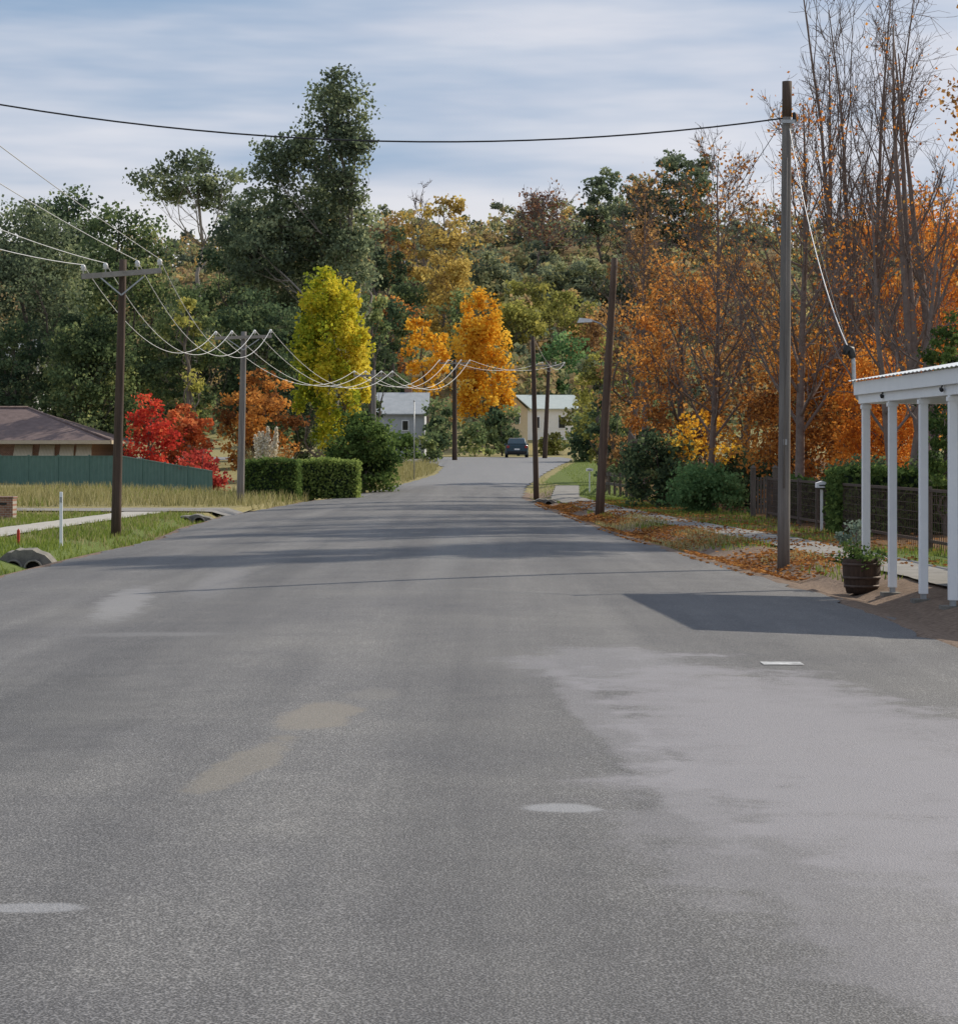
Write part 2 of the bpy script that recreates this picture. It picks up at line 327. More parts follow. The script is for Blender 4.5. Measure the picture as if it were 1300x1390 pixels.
def roadmesh():
    ysr=np.concatenate([A(-30,16,2.),A(16,110,.4),A(110,173.1,.7)]); us=np.linspace(0,1,29); V=[]
    for y in ysr:
        wob=.07*math.sin(y*1.7)+.05*math.sin(y*4.1+1)+.03*math.sin(y*9.3)
        a=xl(y)-.03+wob*.8; bb=xr(y)+.03+wob
        for u in us:
            x=a+(bb-a)*u; V.append((x,y,float(rz(y))+.07*(1-(2*u-1)**2)*float(1-ss(140,155,y))-.02*float(1-ss(90,110,y))+.012))
    n=len(us); fs=[(j*n+i,j*n+i+1,(j+1)*n+i+1,(j+1)*n+i) for j in range(len(ysr)-1) for i in range(n-1)]
    mb=MB(); mb.add(V,fs,True); return mb
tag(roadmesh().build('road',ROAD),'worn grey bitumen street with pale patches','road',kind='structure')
def roadz(x,y):
    a=float(xl(y));b_=float(xr(y)); u=(x-a)/(b_-a)
    return float(rz(y))+.07*(1-(2*u-1)**2)*float(1-ss(140,155,y))-.02*float(1-ss(90,110,y))+.012
def strip(name,pts,wd,m,dz,label,cat):
    P=np.array(pts,float); s=np.concatenate([[0],np.cumsum(np.hypot(*np.diff(P,axis=0).T))]); q=np.arange(0,s[-1],.5)
    x=np.interp(q,s,P[:,0]); y=np.interp(q,s,P[:,1]); dx=np.gradient(x); dy=np.gradient(y); l=np.hypot(dx,dy); nx,ny=dy/l,-dx/l
    V=[];k=7
    for i in range(len(q)):
        wv=wd*(1+.04*math.sin(q[i]*2.1)+.03*math.sin(q[i]*5.3))
        for u in np.linspace(-.5,.5,k):
            a,b_=x[i]+nx[i]*u*wv,y[i]+ny[i]*u*wv; V.append((a,b_,gz(a,b_)+dz))
    fs=[(j*k+i,j*k+i+1,(j+1)*k+i+1,(j+1)*k+i) for j in range(len(q)-1) for i in range(k-1)]
    mb=MB(); mb.add(V,fs,True); return tag(mb.build(name,m),label,cat,kind='structure')
GPATH=surf('grey_path',(.16,.15,.14),(.27,.255,.24),2.,.9,.3)
PPATH=surf('pale_path',(.15,.14,.13),(.28,.265,.245),2.,.9,.3)
strip('footpath',[(6.5,15),(6.2,27),(5.75,40),(4.6,54),(3.7,70),(3.3,85),(4.2,105)],1.1,PPATH,.035,'narrow grey footpath along the right verge','footpath')
strip('footpath',[(-10.6,36),(-10.4,50),(-9.8,66)],1.3,CONC,.035,'pale concrete footpath on the left verge','footpath')
strip('driveway',[(-6.9,67.5),(-12,67.5),(-34,71)],4.2,GPATH,.05,'grey driveway crossing the left verge','driveway')
mb=MB(); x0=X(1058,17.8); mb.add([(x0-.16,17.55,roadz(x0-.16,17.55)+.004),(x0+.17,17.6,roadz(x0+.17,17.6)+.004),(x0+.17,17.85,roadz(x0+.17,17.85)+.004),(x0-.16,17.8,roadz(x0-.16,17.8)+.004)],[(0,1,2,3)])
tag(mb.build('road_marking',surf('worn_road_paint',(.15,.15,.155),(.62,.62,.63),14,.7,.2)),'short worn white paint mark on the bitumen','road marking',kind='structure')
# ---------------------------------------------------------------- leaves, grass
def leafquads(P,size,rng,asp=.42,droop=0):
    n=len(P); u=rng.normal(size=(n,3)); u[:,2]-=droop; u/=np.linalg.norm(u,axis=1)[:,None]
    r=rng.normal(size=(n,3)); v=np.cross(u,r); v/=np.linalg.norm(v,axis=1)[:,None]
    s=(size*rng.uniform(.6,1.35,n))[:,None]
    a=u*s*.5; b=v*s*asp
    return np.stack([P-a,P+b-a*.1,P+a,P-b-a*.1],1).reshape(-1,3)
def blades(P,h,wd,rng,lean=.4):
    n=len(P); a=rng.uniform(0,2*pi,n); hh=h*rng.uniform(.45,1.25,n); z=np.zeros(n)
    d=np.stack([np.cos(a),np.sin(a)*.3,z],1)*wd/2; bb=rng.uniform(0,2*pi,n); le=lean*hh*rng.uniform(.1,1,n)
    tip=P+np.stack([np.cos(bb)*le,np.sin(bb)*le,hh],1)
    return np.stack([P-d,P+d,tip+d*.2,tip-d*.2],1).reshape(-1,3)
rng=np.random.default_rng(11)
def onground(x,y): return np.stack([x,y,gzv(x,y)],1)
def pathmask(x,y):
    cx=np.interp(y,[15,27,40,54,70,85,105],[6.5,6.2,5.75,4.6,3.7,3.3,4.2]); ok=np.abs(x-cx)>.58
    cl_=np.interp(y,[36,50,66],[-10.6,-10.4,-9.8]); ok&=~((np.abs(x-cl_)<.7)&(y>35)&(y<67))
    ok&=~((x<-6.5)&(y>65.2)&(y<73)); return ok
def pn(x,y,s,ph): return np.sin(x*s+ph)*np.cos(y*s*.8+ph*2)+.6*np.sin(x*s*2.3+y*s*1.7+ph)
y=rng.uniform(22,64,34000); x=xl(y)-rng.uniform(.35,6.5,34000); k=pathmask(x,y)&(pn(x,y,1.1,.3)>-.6)
y2=rng.uniform(24,85,26000); x2=xr(y2)+rng.uniform(.9,4.8,26000); k2=pathmask(x2,y2)&(pn(x2,y2,.8,1.)>.1)
y5=rng.uniform(85,150,5000); x5=xr(y5)+rng.uniform(.3,6,5000); k5=pathmask(x5,y5)
y6=rng.uniform(73,98,7000); x6=rng.uniform(-34,-7,7000); k6=(x6<xl(y6)-.5)&(y6<94-(x6+11.3))&(pn(x6,y6,.35,2.)>.1)
P=np.concatenate([onground(x[k],y[k]),onground(x2[k2],y2[k2]),onground(x5[k5],y5[k5])]); P6=onground(x6[k6],y6[k6])
V=np.concatenate([blades(P,.10,.022,rng),blades(P6,.3,.04,rng,.6)])
tag(link(mesh_np('verge_grass',V,np.clip(rng.normal(.5,.25,len(P)+len(P6)),0,1)),'verge_grass',LM['grass']),'short green grass along the verges','grass',kind='stuff')
y=rng.uniform(72,101,24000); x=rng.uniform(-34,-6.6,24000); k=pathmask(x,y)&(x<xl(y)-.5)&(y<94-(x+11.3)*1.0)
y2=rng.uniform(100,146,7000); x2=xl(y2)-rng.uniform(.3,6,7000)
y3=rng.uniform(42,66,5000); x3=xl(y3)-rng.uniform(.4,7,5000); k3=pathmask(x3,y3)
y4=rng.uniform(34,62,5500); x4=xr(y4)+rng.uniform(.2,1.7,5500); k4=pn(x4,y4,.7,2.)>.3
P=np.concatenate([onground(x[k],y[k]),onground(x2,y2)]); P2=np.concatenate([onground(x3[k3],y3[k3]),onground(x4[k4],y4[k4])])
V=np.concatenate([blades(P,.36,.035,rng,.6),blades(P2,.12,.022,rng,.6)]); n=len(P)+len(P2)
tag(link(mesh_np('dry_grass',V,np.clip(rng.normal(.5,.25,n),0,1)),'dry_grass',LM['dry']),'tall straw coloured dry grass on left lot','dry grass',kind='stuff')
y=rng.uniform(31,78,30000); x=xr(y)+rng.gamma(1.8,.8,30000)-.1; kk=(pn(x,y,.6,3.)+rng.normal(0,.55,30000)>.0)&(pathmask(x,y)|(rng.uniform(size=30000)<.4)); x=x[kk]; y=y[kk]
z=np.where((x<xr(y))&(x>xl(y)),[roadz(a,b_)+.012 for a,b_ in zip(x,y)],gzv(x,y)+.05)
V=leafquads(np.stack([x,y,z],1),.08,rng); V=V.reshape(-1,4,3); V[:,:,2]=z[:,None]+(V[:,:,2]-z[:,None])*.45
tag(link(mesh_np('fallen_leaves',V.reshape(-1,3),np.clip(rng.normal(.45,.25,len(x)),0,1)),'fallen_leaves',LM['litter']),'fallen rust coloured leaves scattered on right verge','fallen leaves',kind='stuff')
# ---------------------------------------------------------------- trees
def curve(p,q,n,wob,rg,bow=.15):
    p=np.array(p,float);q=np.array(q,float); L=np.linalg.norm(q-p); s=np.linspace(0,1,n)[:,None]
    c=p+(q-p)*s; off=rg.normal(size=3)*L*bow; off[2]=-abs(off[2])*.6
    c=c+np.sin(s*pi)*off+np.where((s>0)&(s<1),rg.normal(size=(n,3))*wob*L,0); return c
def auto_lobes(rg,W,Ht,shape,b):
    L=[]
    if shape=='cone':
        n=11
        for i in range(n):
            tt=i/(n-1); rr=W*.5*(1-tt)**.8*.75+.05*W
            for j in range(3 if tt<.7 else 1):
                a=rg.uniform(0,2*pi); q=rr*.45 if tt<.7 else 0
                L.append((q*math.cos(a),q*math.sin(a),Ht*(b+(1-b)*tt*.95),rr*.75,rr*.75,Ht*.07,rg.normal(0,.06)))
    elif shape=='col':
        n=10
        for i in range(n):
            tt=i/(n-1); pr=math.sin(pi*min(1,.18+.75*tt))**.7; rr=W*.5*pr
            for j in range(2):
                a=rg.uniform(0,2*pi); q=rr*.35
                L.append((q*math.cos(a),q*math.sin(a),Ht*(b+(1-b)*(.06+tt*.86)),rr*.72,rr*.72,Ht*.085,rg.normal(0,.07)))
    else:
        n=int(15 if shape=='round' else 9)
        for i in range(n):
            tt=(i+.5)/n; pr=math.sin(pi*(.16+.70*tt)); 
            if shape=='broad': pr=math.sin(pi*(.22+.56*tt))
            a=i*2.4+rg.uniform(-.4,.4); q=W*.5*pr*rg.uniform(.40,.76); r=W*rg.uniform(.15,.24)
            rzz=min(r*rg.uniform(.8,1.15),Ht*(1-b)*.3)
            zc=Ht*b+rzz*.7+(Ht*(1-b)-1.7*rzz)*tt
            if i==n-1: q*=.4
            L.append((q*math.cos(a),q*math.sin(a),zc,r,r,rzz,rg.normal(0,.13)))
    return L
def px_lobes(x0,z0,d,lst,rg):
    s=d/F; out=[]
    W=(max(l[0]+l[2] for l in lst)-min(l[0]-l[2] for l in lst))*s
    for l in lst:
        r=l[2]*s; out.append((X(l[0],d)-x0,rg.uniform(-.2,.2)*W,Zp(l[1],d)-z0,r,r,l[3]*s,l[4] if len(l)>4 else rg.normal(0,.12)))
    return out
def tgauss(rg,shape):
    g_=rg.normal(size=shape); return np.where(np.abs(g_)>1.5,rg.uniform(-1,1,shape),g_)
def clumps(rg,L,N,cr,per,shell,flat,td=.2):
    L=np.array(L); wt=(L[:,3]*L[:,4]*L[:,5])**(2/3); nc=max(6,int(N/per)); idx=rg.choice(len(L),nc,p=wt/wt.sum())
    d=rg.normal(size=(nc,3)); d/=np.linalg.norm(d,axis=1)[:,None]; r=(shell**3+(1-shell**3)*rg.uniform(size=nc))**(1/3)
    c=L[idx,:3]+d*r[:,None]*L[idx,3:6]; ct=.45+td*rg.normal(size=nc)+L[idx,6]
    i=rg.integers(0,nc,N); P=c[i]+tgauss(rg,(N,3))*(cr*rg.uniform(.6,1.4,nc))[i][:,None]*np.array([1,1,flat])
    tone=np.clip(ct[i]+rg.normal(0,.12,N),0,1); return P,tone,c,idx
def tree(name,label,cat,px,d,top,wpx,mat,shape='round',k=7,b=.2,seed=0,lobes=None,lp=3.6,cr=None,bark=None,group=None,per=60,shell=.45,flat=.65,droop=0,trunk=1.,td=.22,limbs=True):
    rg=np.random.default_rng(seed+int(px)*7+int(d)); x=X(px,d); z=gz(x,d); Ht=Zp(top,d)-z; W=wpx*d/F; ls=lp*d/2208.
    L=px_lobes(x,z,d,lobes,rg) if lobes else auto_lobes(rg,W,Ht,shape,b)
    area=sum(pi*l[3]*l[5] for l in L)*.62; N=int(min(60000,max(300,.68*k*area/(.42*ls*ls))))
    crr=cr or max(.075*W,ls*1.6); crr=min(crr,1.0)
    P,tone,cc,idx=clumps(rg,L,N,crr,per,shell,flat,td)
    P[:,2]=np.maximum(P[:,2],.05)
    root=empty(name,(x,d,z),label,cat,group)
    mb=MB(); r0=max(.03,min(.40,Ht*.018))*trunk; zt=max(l[2] for l in L); la=np.array(L); topc=la[la[:,2].argmax()]
    tp=curve((0,0,-.25),(topc[0]*.9,topc[1]*.9,zt),9,.012,rg,.03); tr=np.linspace(r0,r0*.18,9); tr[0]*=1.3; mb.tube(tp,tr,7)
    if limbs:
        for j,l in enumerate(L):
            zz=max(Ht*.12,min(zt*.85,l[2]-math.hypot(l[0],l[1])*.8-.05*Ht)); i=min(7,max(1,int(zz/zt*8))); r=tr[i]*.5
            lim=curve(tp[i],l[:3],6,.02,rg); mb.tube(lim,np.linspace(r,r*.3,6),5)
            own=cc[idx==j]
            for q in own[:10]:
                mb.tube(curve(lim[rg.integers(2,6)],q,4,.03,rg),np.linspace(r*.3,r*.08,4),3,False)
    mb.build('trunk',bark or BARK,root,local=True)
    link(mesh_np('crown',leafquads(P,ls,rg,droop=droop),tone),'crown',LM[mat],root)
    return root
def limb(p,d,L,r,n,up,rg,wob=.12,rt=.35):
    pts=[np.array(p,float)]; d=np.array(d,float); d/=np.linalg.norm(d)
    for i in range(n-1):
        d=d+np.array([0,0,up])+rg.normal(size=3)*wob; d/=np.linalg.norm(d); pts.append(pts[-1]+d*L/(n-1))
    return np.array(pts),np.linspace(r,r*rt,n)
def bare(name,label,px,d,top,wpx,seed=0,n1=24,n2=7,n3=6,ang=35,up=.12,leaf=None,nleaf=0,b=.15,lp=3.4,cat='tree',group=None,stems=1,lean=0,thick=1.,ncl=.33,sp=1.6):
    rg=np.random.default_rng(seed+int(px)); x=X(px,d); z=gz(x,d); Ht=Zp(top,d)-z; W=wpx*d/F
    T=MB(); K=MB(); tips=[]; r0=(.012*Ht+.03)*thick; rmin=.0062*d/55
    for s in range(stems):
        a0=rg.uniform(0,2*pi); dr=(math.cos(a0)*.16*(stems>1)+lean,math.sin(a0)*.16*(stems>1),1)
        tp,tr=limb((0,0,-.25),dr,Ht*rg.uniform(.8,1)if stems>1 else Ht,r0*(.7 if stems>1 else 1),12,.05,rg,.03,.12); T.tube(tp,tr,7)
        for i in range(n1//stems):
            f=b+(0.95-b)*(i+rg.uniform(0,1))/(n1//stems); q=f*11; j=int(q); p=tp[j]+(tp[min(j+1,11)]-tp[j])*(q-j); az=i*2.4+rg.uniform(-.4,.4)
            a=math.radians(ang*rg.uniform(.7,1.25)); L1=min(W*.5/math.sin(a),Ht*.6)*(1-.72*(f-b)/(1-b))*rg.uniform(.75,1.15)
            dd=(math.sin(a)*math.cos(az),math.sin(a)*math.sin(az),math.cos(a)); r1=max(rmin*1.6,tr[j]*.42)
            bp,br=limb(p,dd,L1,r1,7,up,rg,.1); T.tube(bp,br,5,False)
            for i2 in range(n2):
                f2=rg.uniform(.2,1.); q=f2*6; j2=min(5,int(q)); p2=bp[j2]+(bp[j2+1]-bp[j2])*(q-j2); dv=(bp[j2+1]-bp[j2]); dv=dv/np.linalg.norm(dv)+rg.normal(size=3)*.55+np.array([0,0,.1])
                L2=L1*rg.uniform(.25,.5); b2,r2=limb(p2,dv,L2,max(rmin*1.2,br[j2]*.5),5,up*.7,rg,.13,.5); K.tube(b2,r2,3,False); tips.append(b2)
                for i3 in range(n3):
                    j3=rg.integers(1,5); dv=b2[j3]-b2[j3-1]; dv=dv/np.linalg.norm(dv)+rg.normal(size=3)*.6
                    b3,r3=limb(b2[j3],dv,L2*rg.uniform(.3,.65),rmin,4,up*.5,rg,.14,.6); K.tube(b3,r3,3,False); tips.append(b3)
    root=empty(name,(x,d,z),label,cat,group); T.build('trunk',TWIG,root,local=True); K.build('crown',TWIG,root,local=True)
    if leaf:
        ls=lp*d/2208; cl_=rg.choice(len(tips),max(1,int(len(tips)*ncl)),replace=False); i=cl_[rg.integers(0,len(cl_),nleaf)]
        P=np.array([tips[q][-1-rg.integers(0,2)] for q in i])+tgauss(rg,(nleaf,3))*ls*sp
        link(mesh_np('foliage',leafquads(P,ls,rg),np.clip(rg.normal(.5,.25,nleaf),0,1)),'foliage',LM[leaf],root)
    return root
ET='evergreen_tree'; DT='autumn_tree'; SH='shrub'; GT='gum_tree'
# left side
tree(ET,'broad dark green tree at far left edge behind the brown roofed house','tree',30,140,262,230,'gum',k=7,b=.12,cr=.8)
tree(ET,'tall grey green tree above the first left power pole','tree',168,150,272,190,'evergreen',k=7.5,b=.12,seed=3,cr=.8)
tree(ET,'dark treetop peeping over the two left evergreens','tree',95,172,245,150,'dark',k=9,b=.3,seed=4)
tree(ET,'dark lower evergreen between house roof and red shrubs','tree',120,132,415,160,'evergreen',k=7,b=.05,seed=5)
tree(ET,'dark bushy evergreen directly behind the house roof','tree',22,134,430,120,'dark',k=7,b=.05,seed=6)
tree(ET,'dark dense evergreen left of the giant gum tree','tree',330,152,280,150,'dark',k=9,b=.08,seed=8)
tree(ET,'green tree with yellowing leaves behind the crimson bush','tree',252,130,385,110,'evergreen',k=7,b=.05,seed=9)
tree(DT,'small yellow tipped tree between dark left evergreens','tree',258,127,398,42,'olive',k=5,b=.3,seed=10)
tree(ET,'dark green tree under the giant gum, left of yellow poplar','tree',350,134,385,130,'dark',k=8,b=.05,seed=12)
tree(ET,'dark evergreen understorey filling the gap below the giant gum','tree',405,138,400,120,'dark',k=9,b=.03,seed=14)
tree(GT,'giant gum tree, tallest tree in the street, with ragged crown','tree',432,146,100,150,'gum',k=12,seed=2,bark=BARKG,droop=.5,cr=.6,per=75,lobes=[(462,130,30,30),(478,165,26,42),(443,160,24,26),(385,200,36,24),(420,208,32,30),(372,232,30,22),(472,225,36,48),(440,255,42,36),(350,295,36,36),(395,282,46,40),(472,300,36,48),(425,325,56,44),(360,350,44,44),(476,360,30,44),(400,390,52,46),(450,410,46,42),(380,450,62,56),(330,330,34,40)])
tree(GT,'distant umbrella shaped gum with bare trunk on the left skyline','tree',262,215,215,140,'gum',k=9,seed=5,bark=BARKG,cr=.8,lobes=[(205,250,30,14),(235,230,30,18),(270,226,34,16),(302,250,26,22),(255,256,38,16),(312,280,16,16),(225,262,22,12),(288,275,22,14)])
tree('poplar_tree','yellow and lime green poplar behind the clipped hedges','tree',455,118,350,105,'poplar',k=10,seed=4,cr=.27,flat=1.2,per=70,lobes=[(440,380,17,20,.0),(456,400,18,28,.1),(430,412,24,34,.0),(462,425,28,40,.15),(477,470,28,46,.3),(440,465,36,42,.0),(418,500,22,42,-.25),(484,530,20,42,.3),(455,525,34,44,.12),(423,555,22,40,-.28),(408,480,14,30,-.25),(458,580,32,26,.0),(491,485,10,36,.3),(440,440,34,34,.05)])
tree(ET,'dark green tree right of the yellow poplar','tree',530,215,405,95,'dark',k=7,b=.1,seed=2)
tree(ET,'deep green tree behind the poplar top','tree',505,165,385,70,'evergreen',k=7,b=.1,seed=3)
tree('pine_tree','small pointed conifer behind the house roof','tree',74,135,522,50,'hedge','cone',k=6,b=.1)
tree(DT,'bright red leaved shrub behind the green metal fence','shrub',200,106,533,82,'red','col',k=4,b=.08,seed=1,per=30)
tree(DT,'rusty red tree beside the bright red shrub','tree',248,109,542,100,'ember',k=5.5,b=.03,seed=2)
tree(SH,'crimson bush at the low end of green fence','shrub',272,97.5,592,72,'crimson','broad',k=5,b=.05,seed=3)
tree(DT,'rusty brown rounded tree behind the second left power pole','tree',352,112,500,118,'rust',k=6,b=.05,seed=5)
tree(SH,'large dark green rounded bush right of clipped hedges','shrub',495,97,553,124,'hedge',k=8,b=.0,seed=6,cr=.3,td=.14)
tree(SH,'low dark shrub joined to base of the rounded bush','shrub',470,99,600,60,'dark','broad',k=7,b=.0,seed=7)
# centre
tree(DT,'brilliant golden orange tree at the end of the street','tree',655,196,398,92,'orange',k=9,seed=1,cr=.5,flat=1.,td=.22,lobes=[(650,412,10,20),(640,430,18,24),(664,432,18,26),(648,460,28,32),(676,472,16,30),(652,495,32,36),(684,505,10,26),(636,520,16,28),(656,535,30,26),(682,535,16,22),(645,558,24,16),(622,480,10,20)])
tree(DT,'lower orange tree left of the brilliant golden orange one','tree',582,202,430,80,'orange',k=7,seed=2,td=.25,cr=.5,lobes=[(572,442,18,14),(590,458,22,18),(565,470,18,18),(600,488,16,20),(580,498,24,20),(606,515,12,18),(575,525,20,18)])
tree(SH,'dark shrub beside the far left utility pole at the bend','shrub',597,176,538,56,'dark',k=7,b=0,seed=3)
tree(SH,'dark rounded shrub between far pole and parked car','shrub',682,186,543,62,'dark',k=7,b=0,seed=4)
tree(SH,'small dark green shrub left of the parked car','shrub',644,180,570,48,'evergreen','broad',k=7,b=0,seed=5)
tree(SH,'low green bush under the grey roofed shed','shrub',548,160,590,50,'hedge','broad',k=7,b=0,seed=6)
tree(SH,'green bush on the corner left of the far bend','shrub',580,150,585,40,'evergreen','broad',k=7,b=0,seed=7)
tree(SH,'dark bush on the right corner of the far bend','shrub',800,150,560,60,'dark',k=7,b=0,seed=8)
tree(SH,'low olive bush in front of the white cottage','shrub',756,190,582,48,'olive','broad',k=6,b=0,seed=9)
tree(DT,'thin yellow green tree overlapping the white cottage roof corner','tree',786,192,520,44,'olive',k=5,b=.1,seed=10)
H_=[(DT,'tall golden brown tree with open crown high on the hill',603,290,262,92,'gold',4,.25),
(DT,'pale gold tree left of the tall golden brown hill tree',560,300,285,70,'gold',3,.3),
(DT,'thin orange brown tree on hill beside the giant gum',528,300,288,60,'brown',3,.25),
(ET,'dark green tree low on the hill above orange trees',552,262,372,80,'evergreen',6,.1),
(DT,'yellow bushy tree on hill below the golden brown tree',605,262,340,90,'gold',5,.1),
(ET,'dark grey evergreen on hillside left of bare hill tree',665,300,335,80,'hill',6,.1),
(DT,'olive yellow tree right of the brilliant orange tree top',700,255,398,74,'olive',6,.1),
(DT,'yellow green tree on hill above the white cottage',770,262,396,90,'olive',6,.1),
(ET,'bright green shrubby tree right above white cottage roof',765,236,448,80,'blue',6,.05),
(ET,'grey green tree at hilltop behind bare hill tree',765,360,300,90,'hill',6,.2),
(ET,'dark pine like tree on skyline right of bare hill tree',815,340,224,72,'gum',7,.25),
(ET,'broad dark evergreen on skyline above the brown right trees',925,330,200,130,'gum',7,.2),
(ET,'lower dark evergreen beside the broad skyline one',868,330,232,90,'hill',6,.2),
(DT,'rust tree on hillside between yellow poplar and orange tree',535,240,395,60,'rust',5,.1),
(ET,'small green tree behind the orange pair of trees',620,250,395,60,'evergreen',6,.1),
(DT,'tan tree on hill above the far orange tree',640,320,345,70,'gold',5,.1),
(ET,'dull green hill tree above the far orange tree',590,335,318,60,'hill',6,.1),
(ET,'dull dark tree at hilltop under the bare hill tree',720,340,345,90,'hill',6,.1),
(ET,'grey green hill tree left of the giant gum top',335,300,300,80,'hill',6,.2),
(DT,'brown tree on hill slope behind the leaning pole',800,250,420,70,'brown',5,.1),
(ET,'wide grey green tree on slope right of the bare hill tree',780,300,345,110,'hill',6,.05),
(DT,'dull olive tree on slope left above the cottage',715,285,372,80,'olive',6,.05),
(ET,'dark slope tree behind the brown right trees',850,300,340,110,'hill',6,.05)]
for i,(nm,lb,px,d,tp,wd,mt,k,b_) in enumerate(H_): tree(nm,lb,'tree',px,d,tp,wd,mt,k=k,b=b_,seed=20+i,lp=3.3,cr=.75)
tree('cypress_tree','slim dark cypress on the hill left of golden tree','tree',541,285,308,14,'dark','col',k=7,b=0,lp=3)
tree('cypress_tree','slim dark cypress beside another, nearer to giant gum','tree',516,285,300,13,'dark','col',k=7,b=0,lp=3)
bare('bare_tree','dark bare spreading tree on hilltop in the centre right',728,325,268,140,n1=26,n2=7,n3=6,ang=55,up=.05,b=.3,leaf='maroon',nleaf=700,lp=3.)
bare('bare_tree','leafless tree on the skyline left of golden hill tree',575,310,262,70,n1=16,n2=5,n3=4,ang=40)
rg=np.random.default_rng(77); L=[]
for i in range(1050):
    yy=rg.uniform(214,445); xx=rg.uniform(-.25,.25)*yy; r=rg.uniform(2.4,5.); L.append((xx,yy,gz(xx,yy)+r*.6,r,r,r*rg.uniform(.8,1.2),rg.normal(0,.26)))
P,tone,_,_=clumps(rg,L,170000,.75,40,.5,.7,.1)
tag(link(mesh_np('hillside_woodland',leafquads(P,.62,rg),tone),'hillside_woodland',LM['wood']),'mixed woodland covering the hill behind the street','woodland',kind='stuff')
# right side
tree(DT,'dense brown tree behind the leaning right pole','tree',862,84,285,130,'brown',k=2.8,b=.05,seed=1,per=60)
tree(DT,'large orange brown tree right of the leaning pole','tree',935,74,325,190,'rust',k=2.5,b=.12,seed=2,per=60)
tree(DT,'brown leaved tree behind the blue green round shrub','tree',1010,80,310,180,'brown',k=2.0,b=.1,seed=3,per=55)
tree(DT,'glowing orange tree at right edge behind bare branches','tree',1240,78,225,250,'bright',k=3.0,b=.25,seed=4,per=70,td=.25)
tree(DT,'second glowing orange tree cut by the right edge','tree',1320,72,262,200,'bright',k=3.2,b=.15,seed=24,per=70,td=.25)
tree(DT,'low spreading rust tree behind the garden fence','tree',1100,64,430,240,'rust',k=3.8,b=.05,seed=5,per=60)
tree(DT,'dull brown tree behind rust one right of grey pole','tree',1160,84,350,210,'brown',k=2.6,b=.05,seed=6,per=60)
tree(DT,'orange tree low down between grey pole and veranda','tree',1195,60,455,200,'bright',k=3.2,b=.1,seed=16,per=60)
bare('bare_tree','tall bare upright poplar right of the grey power pole',1165,64,-80,150,seed=1,n1=70,n2=6,n3=5,ang=16,up=.08,b=.1,stems=5,thick=.75)
bare('bare_tree','tall bare tree at the right edge of the picture',1272,52,-60,260,seed=2,n1=30,n2=8,n3=5,ang=42,up=.12,b=.15,leaf='bright',nleaf=350,stems=3,thick=1.1)
bare('bare_tree','bare spreading tree whose twigs surround the grey pole top',1085,60,130,290,seed=3,n1=32,n2=9,n3=6,ang=52,up=.12,b=.2,leaf='bright',nleaf=1500,thick=.9,ncl=.12,sp=2.6)
bare('bare_tree','twiggy half bare tree over the round blue green shrub',965,66,200,220,seed=4,n1=36,n2=10,n3=7,ang=48,up=.10,b=.2,leaf='rust',nleaf=1700,thick=.75,ncl=.13,sp=2.6)
bare('bare_tree','twiggy brown tree leaning over the second right pole',875,78,235,150,seed=5,n1=30,n2=9,n3=7,ang=40,up=.10,b=.2,leaf='brown',nleaf=1100,thick=.75,ncl=.13,sp=2.6)
bare('bare_tree','multi stemmed bare tree with arching limbs behind the veranda roof',1225,47,150,320,seed=6,n1=24,n2=7,n3=5,ang=60,up=.16,b=.25,stems=2,leaf='bright',nleaf=350,thick=1.15)
bare('bare_tree','tall leafy branched tree rising beyond the right edge of the view',1480,50,-310,260,seed=7,n1=44,n2=10,n3=6,ang=45,up=.07,b=.35,stems=2,leaf='rust',nleaf=34000,lp=5,sp=2.4,ncl=.5)
bare('bare_tree','second leafy tree rising beyond the right edge, farther from camera',1440,60,-150,220,seed=8,n1=40,n2=9,n3=6,ang=45,up=.07,b=.3,stems=2,leaf='brown',nleaf=30000,lp=5,sp=2.4,ncl=.5)
tree('conifer_tree','dark green conifer above the veranda roof','tree',1288,44,418,110,'hedge','round',k=7,b=.05,seed=1,lp=4)
tree(ET,'yellow green tree behind the leaning right pole','tree',822,112,458,78,'olive',k=7,b=.1,seed=3)
tree(ET,'dark green tree right of the white cottage','tree',824,108,525,66,'dark',k=7,b=0,seed=4)
tree(ET,'dark tall bush filling gap right of leaning pole','shrub',858,92,480,90,'evergreen',k=6,b=0,seed=5)
tree(SH,'dark maroon green shrub right of the leaning pole base','shrub',893,68,575,116,'dark',k=7,b=0,seed=6)
tree(SH,'brownish shrub between dark shrub and yellow leaved sapling','shrub',925,71,560,100,'maroon',k=5,b=0,seed=8)
tree(DT,'small sapling with yellow orange leaves over round shrub','tree',955,67,556,120,'orange','broad',k=1.6,b=.35,seed=7,lp=4,per=14)
tree(SH,'blue green mounded shrub on the right verge','shrub',955,62,628,134,'blue','broad',k=10,b=0,seed=8,cr=.22,td=.12,droop=-1.)
tree(SH,'dark bushes behind the timber garden gate','shrub',1030,68,600,130,'dark',k=7,b=0,seed=9)
tree(SH,'dark green bush filling garden behind the wire fence','shrub',1180,52,615,150,'dark','broad',k=7,b=0,seed=10)
tree(SH,'dark bush in the garden at the right edge','shrub',1285,46,600,130,'dark','broad',k=7,b=0,seed=11)
tree(SH,'grey leaved low bush beside the barrel planter','shrub',1160,36,704,42,'silver','broad',k=5,b=0,seed=12)
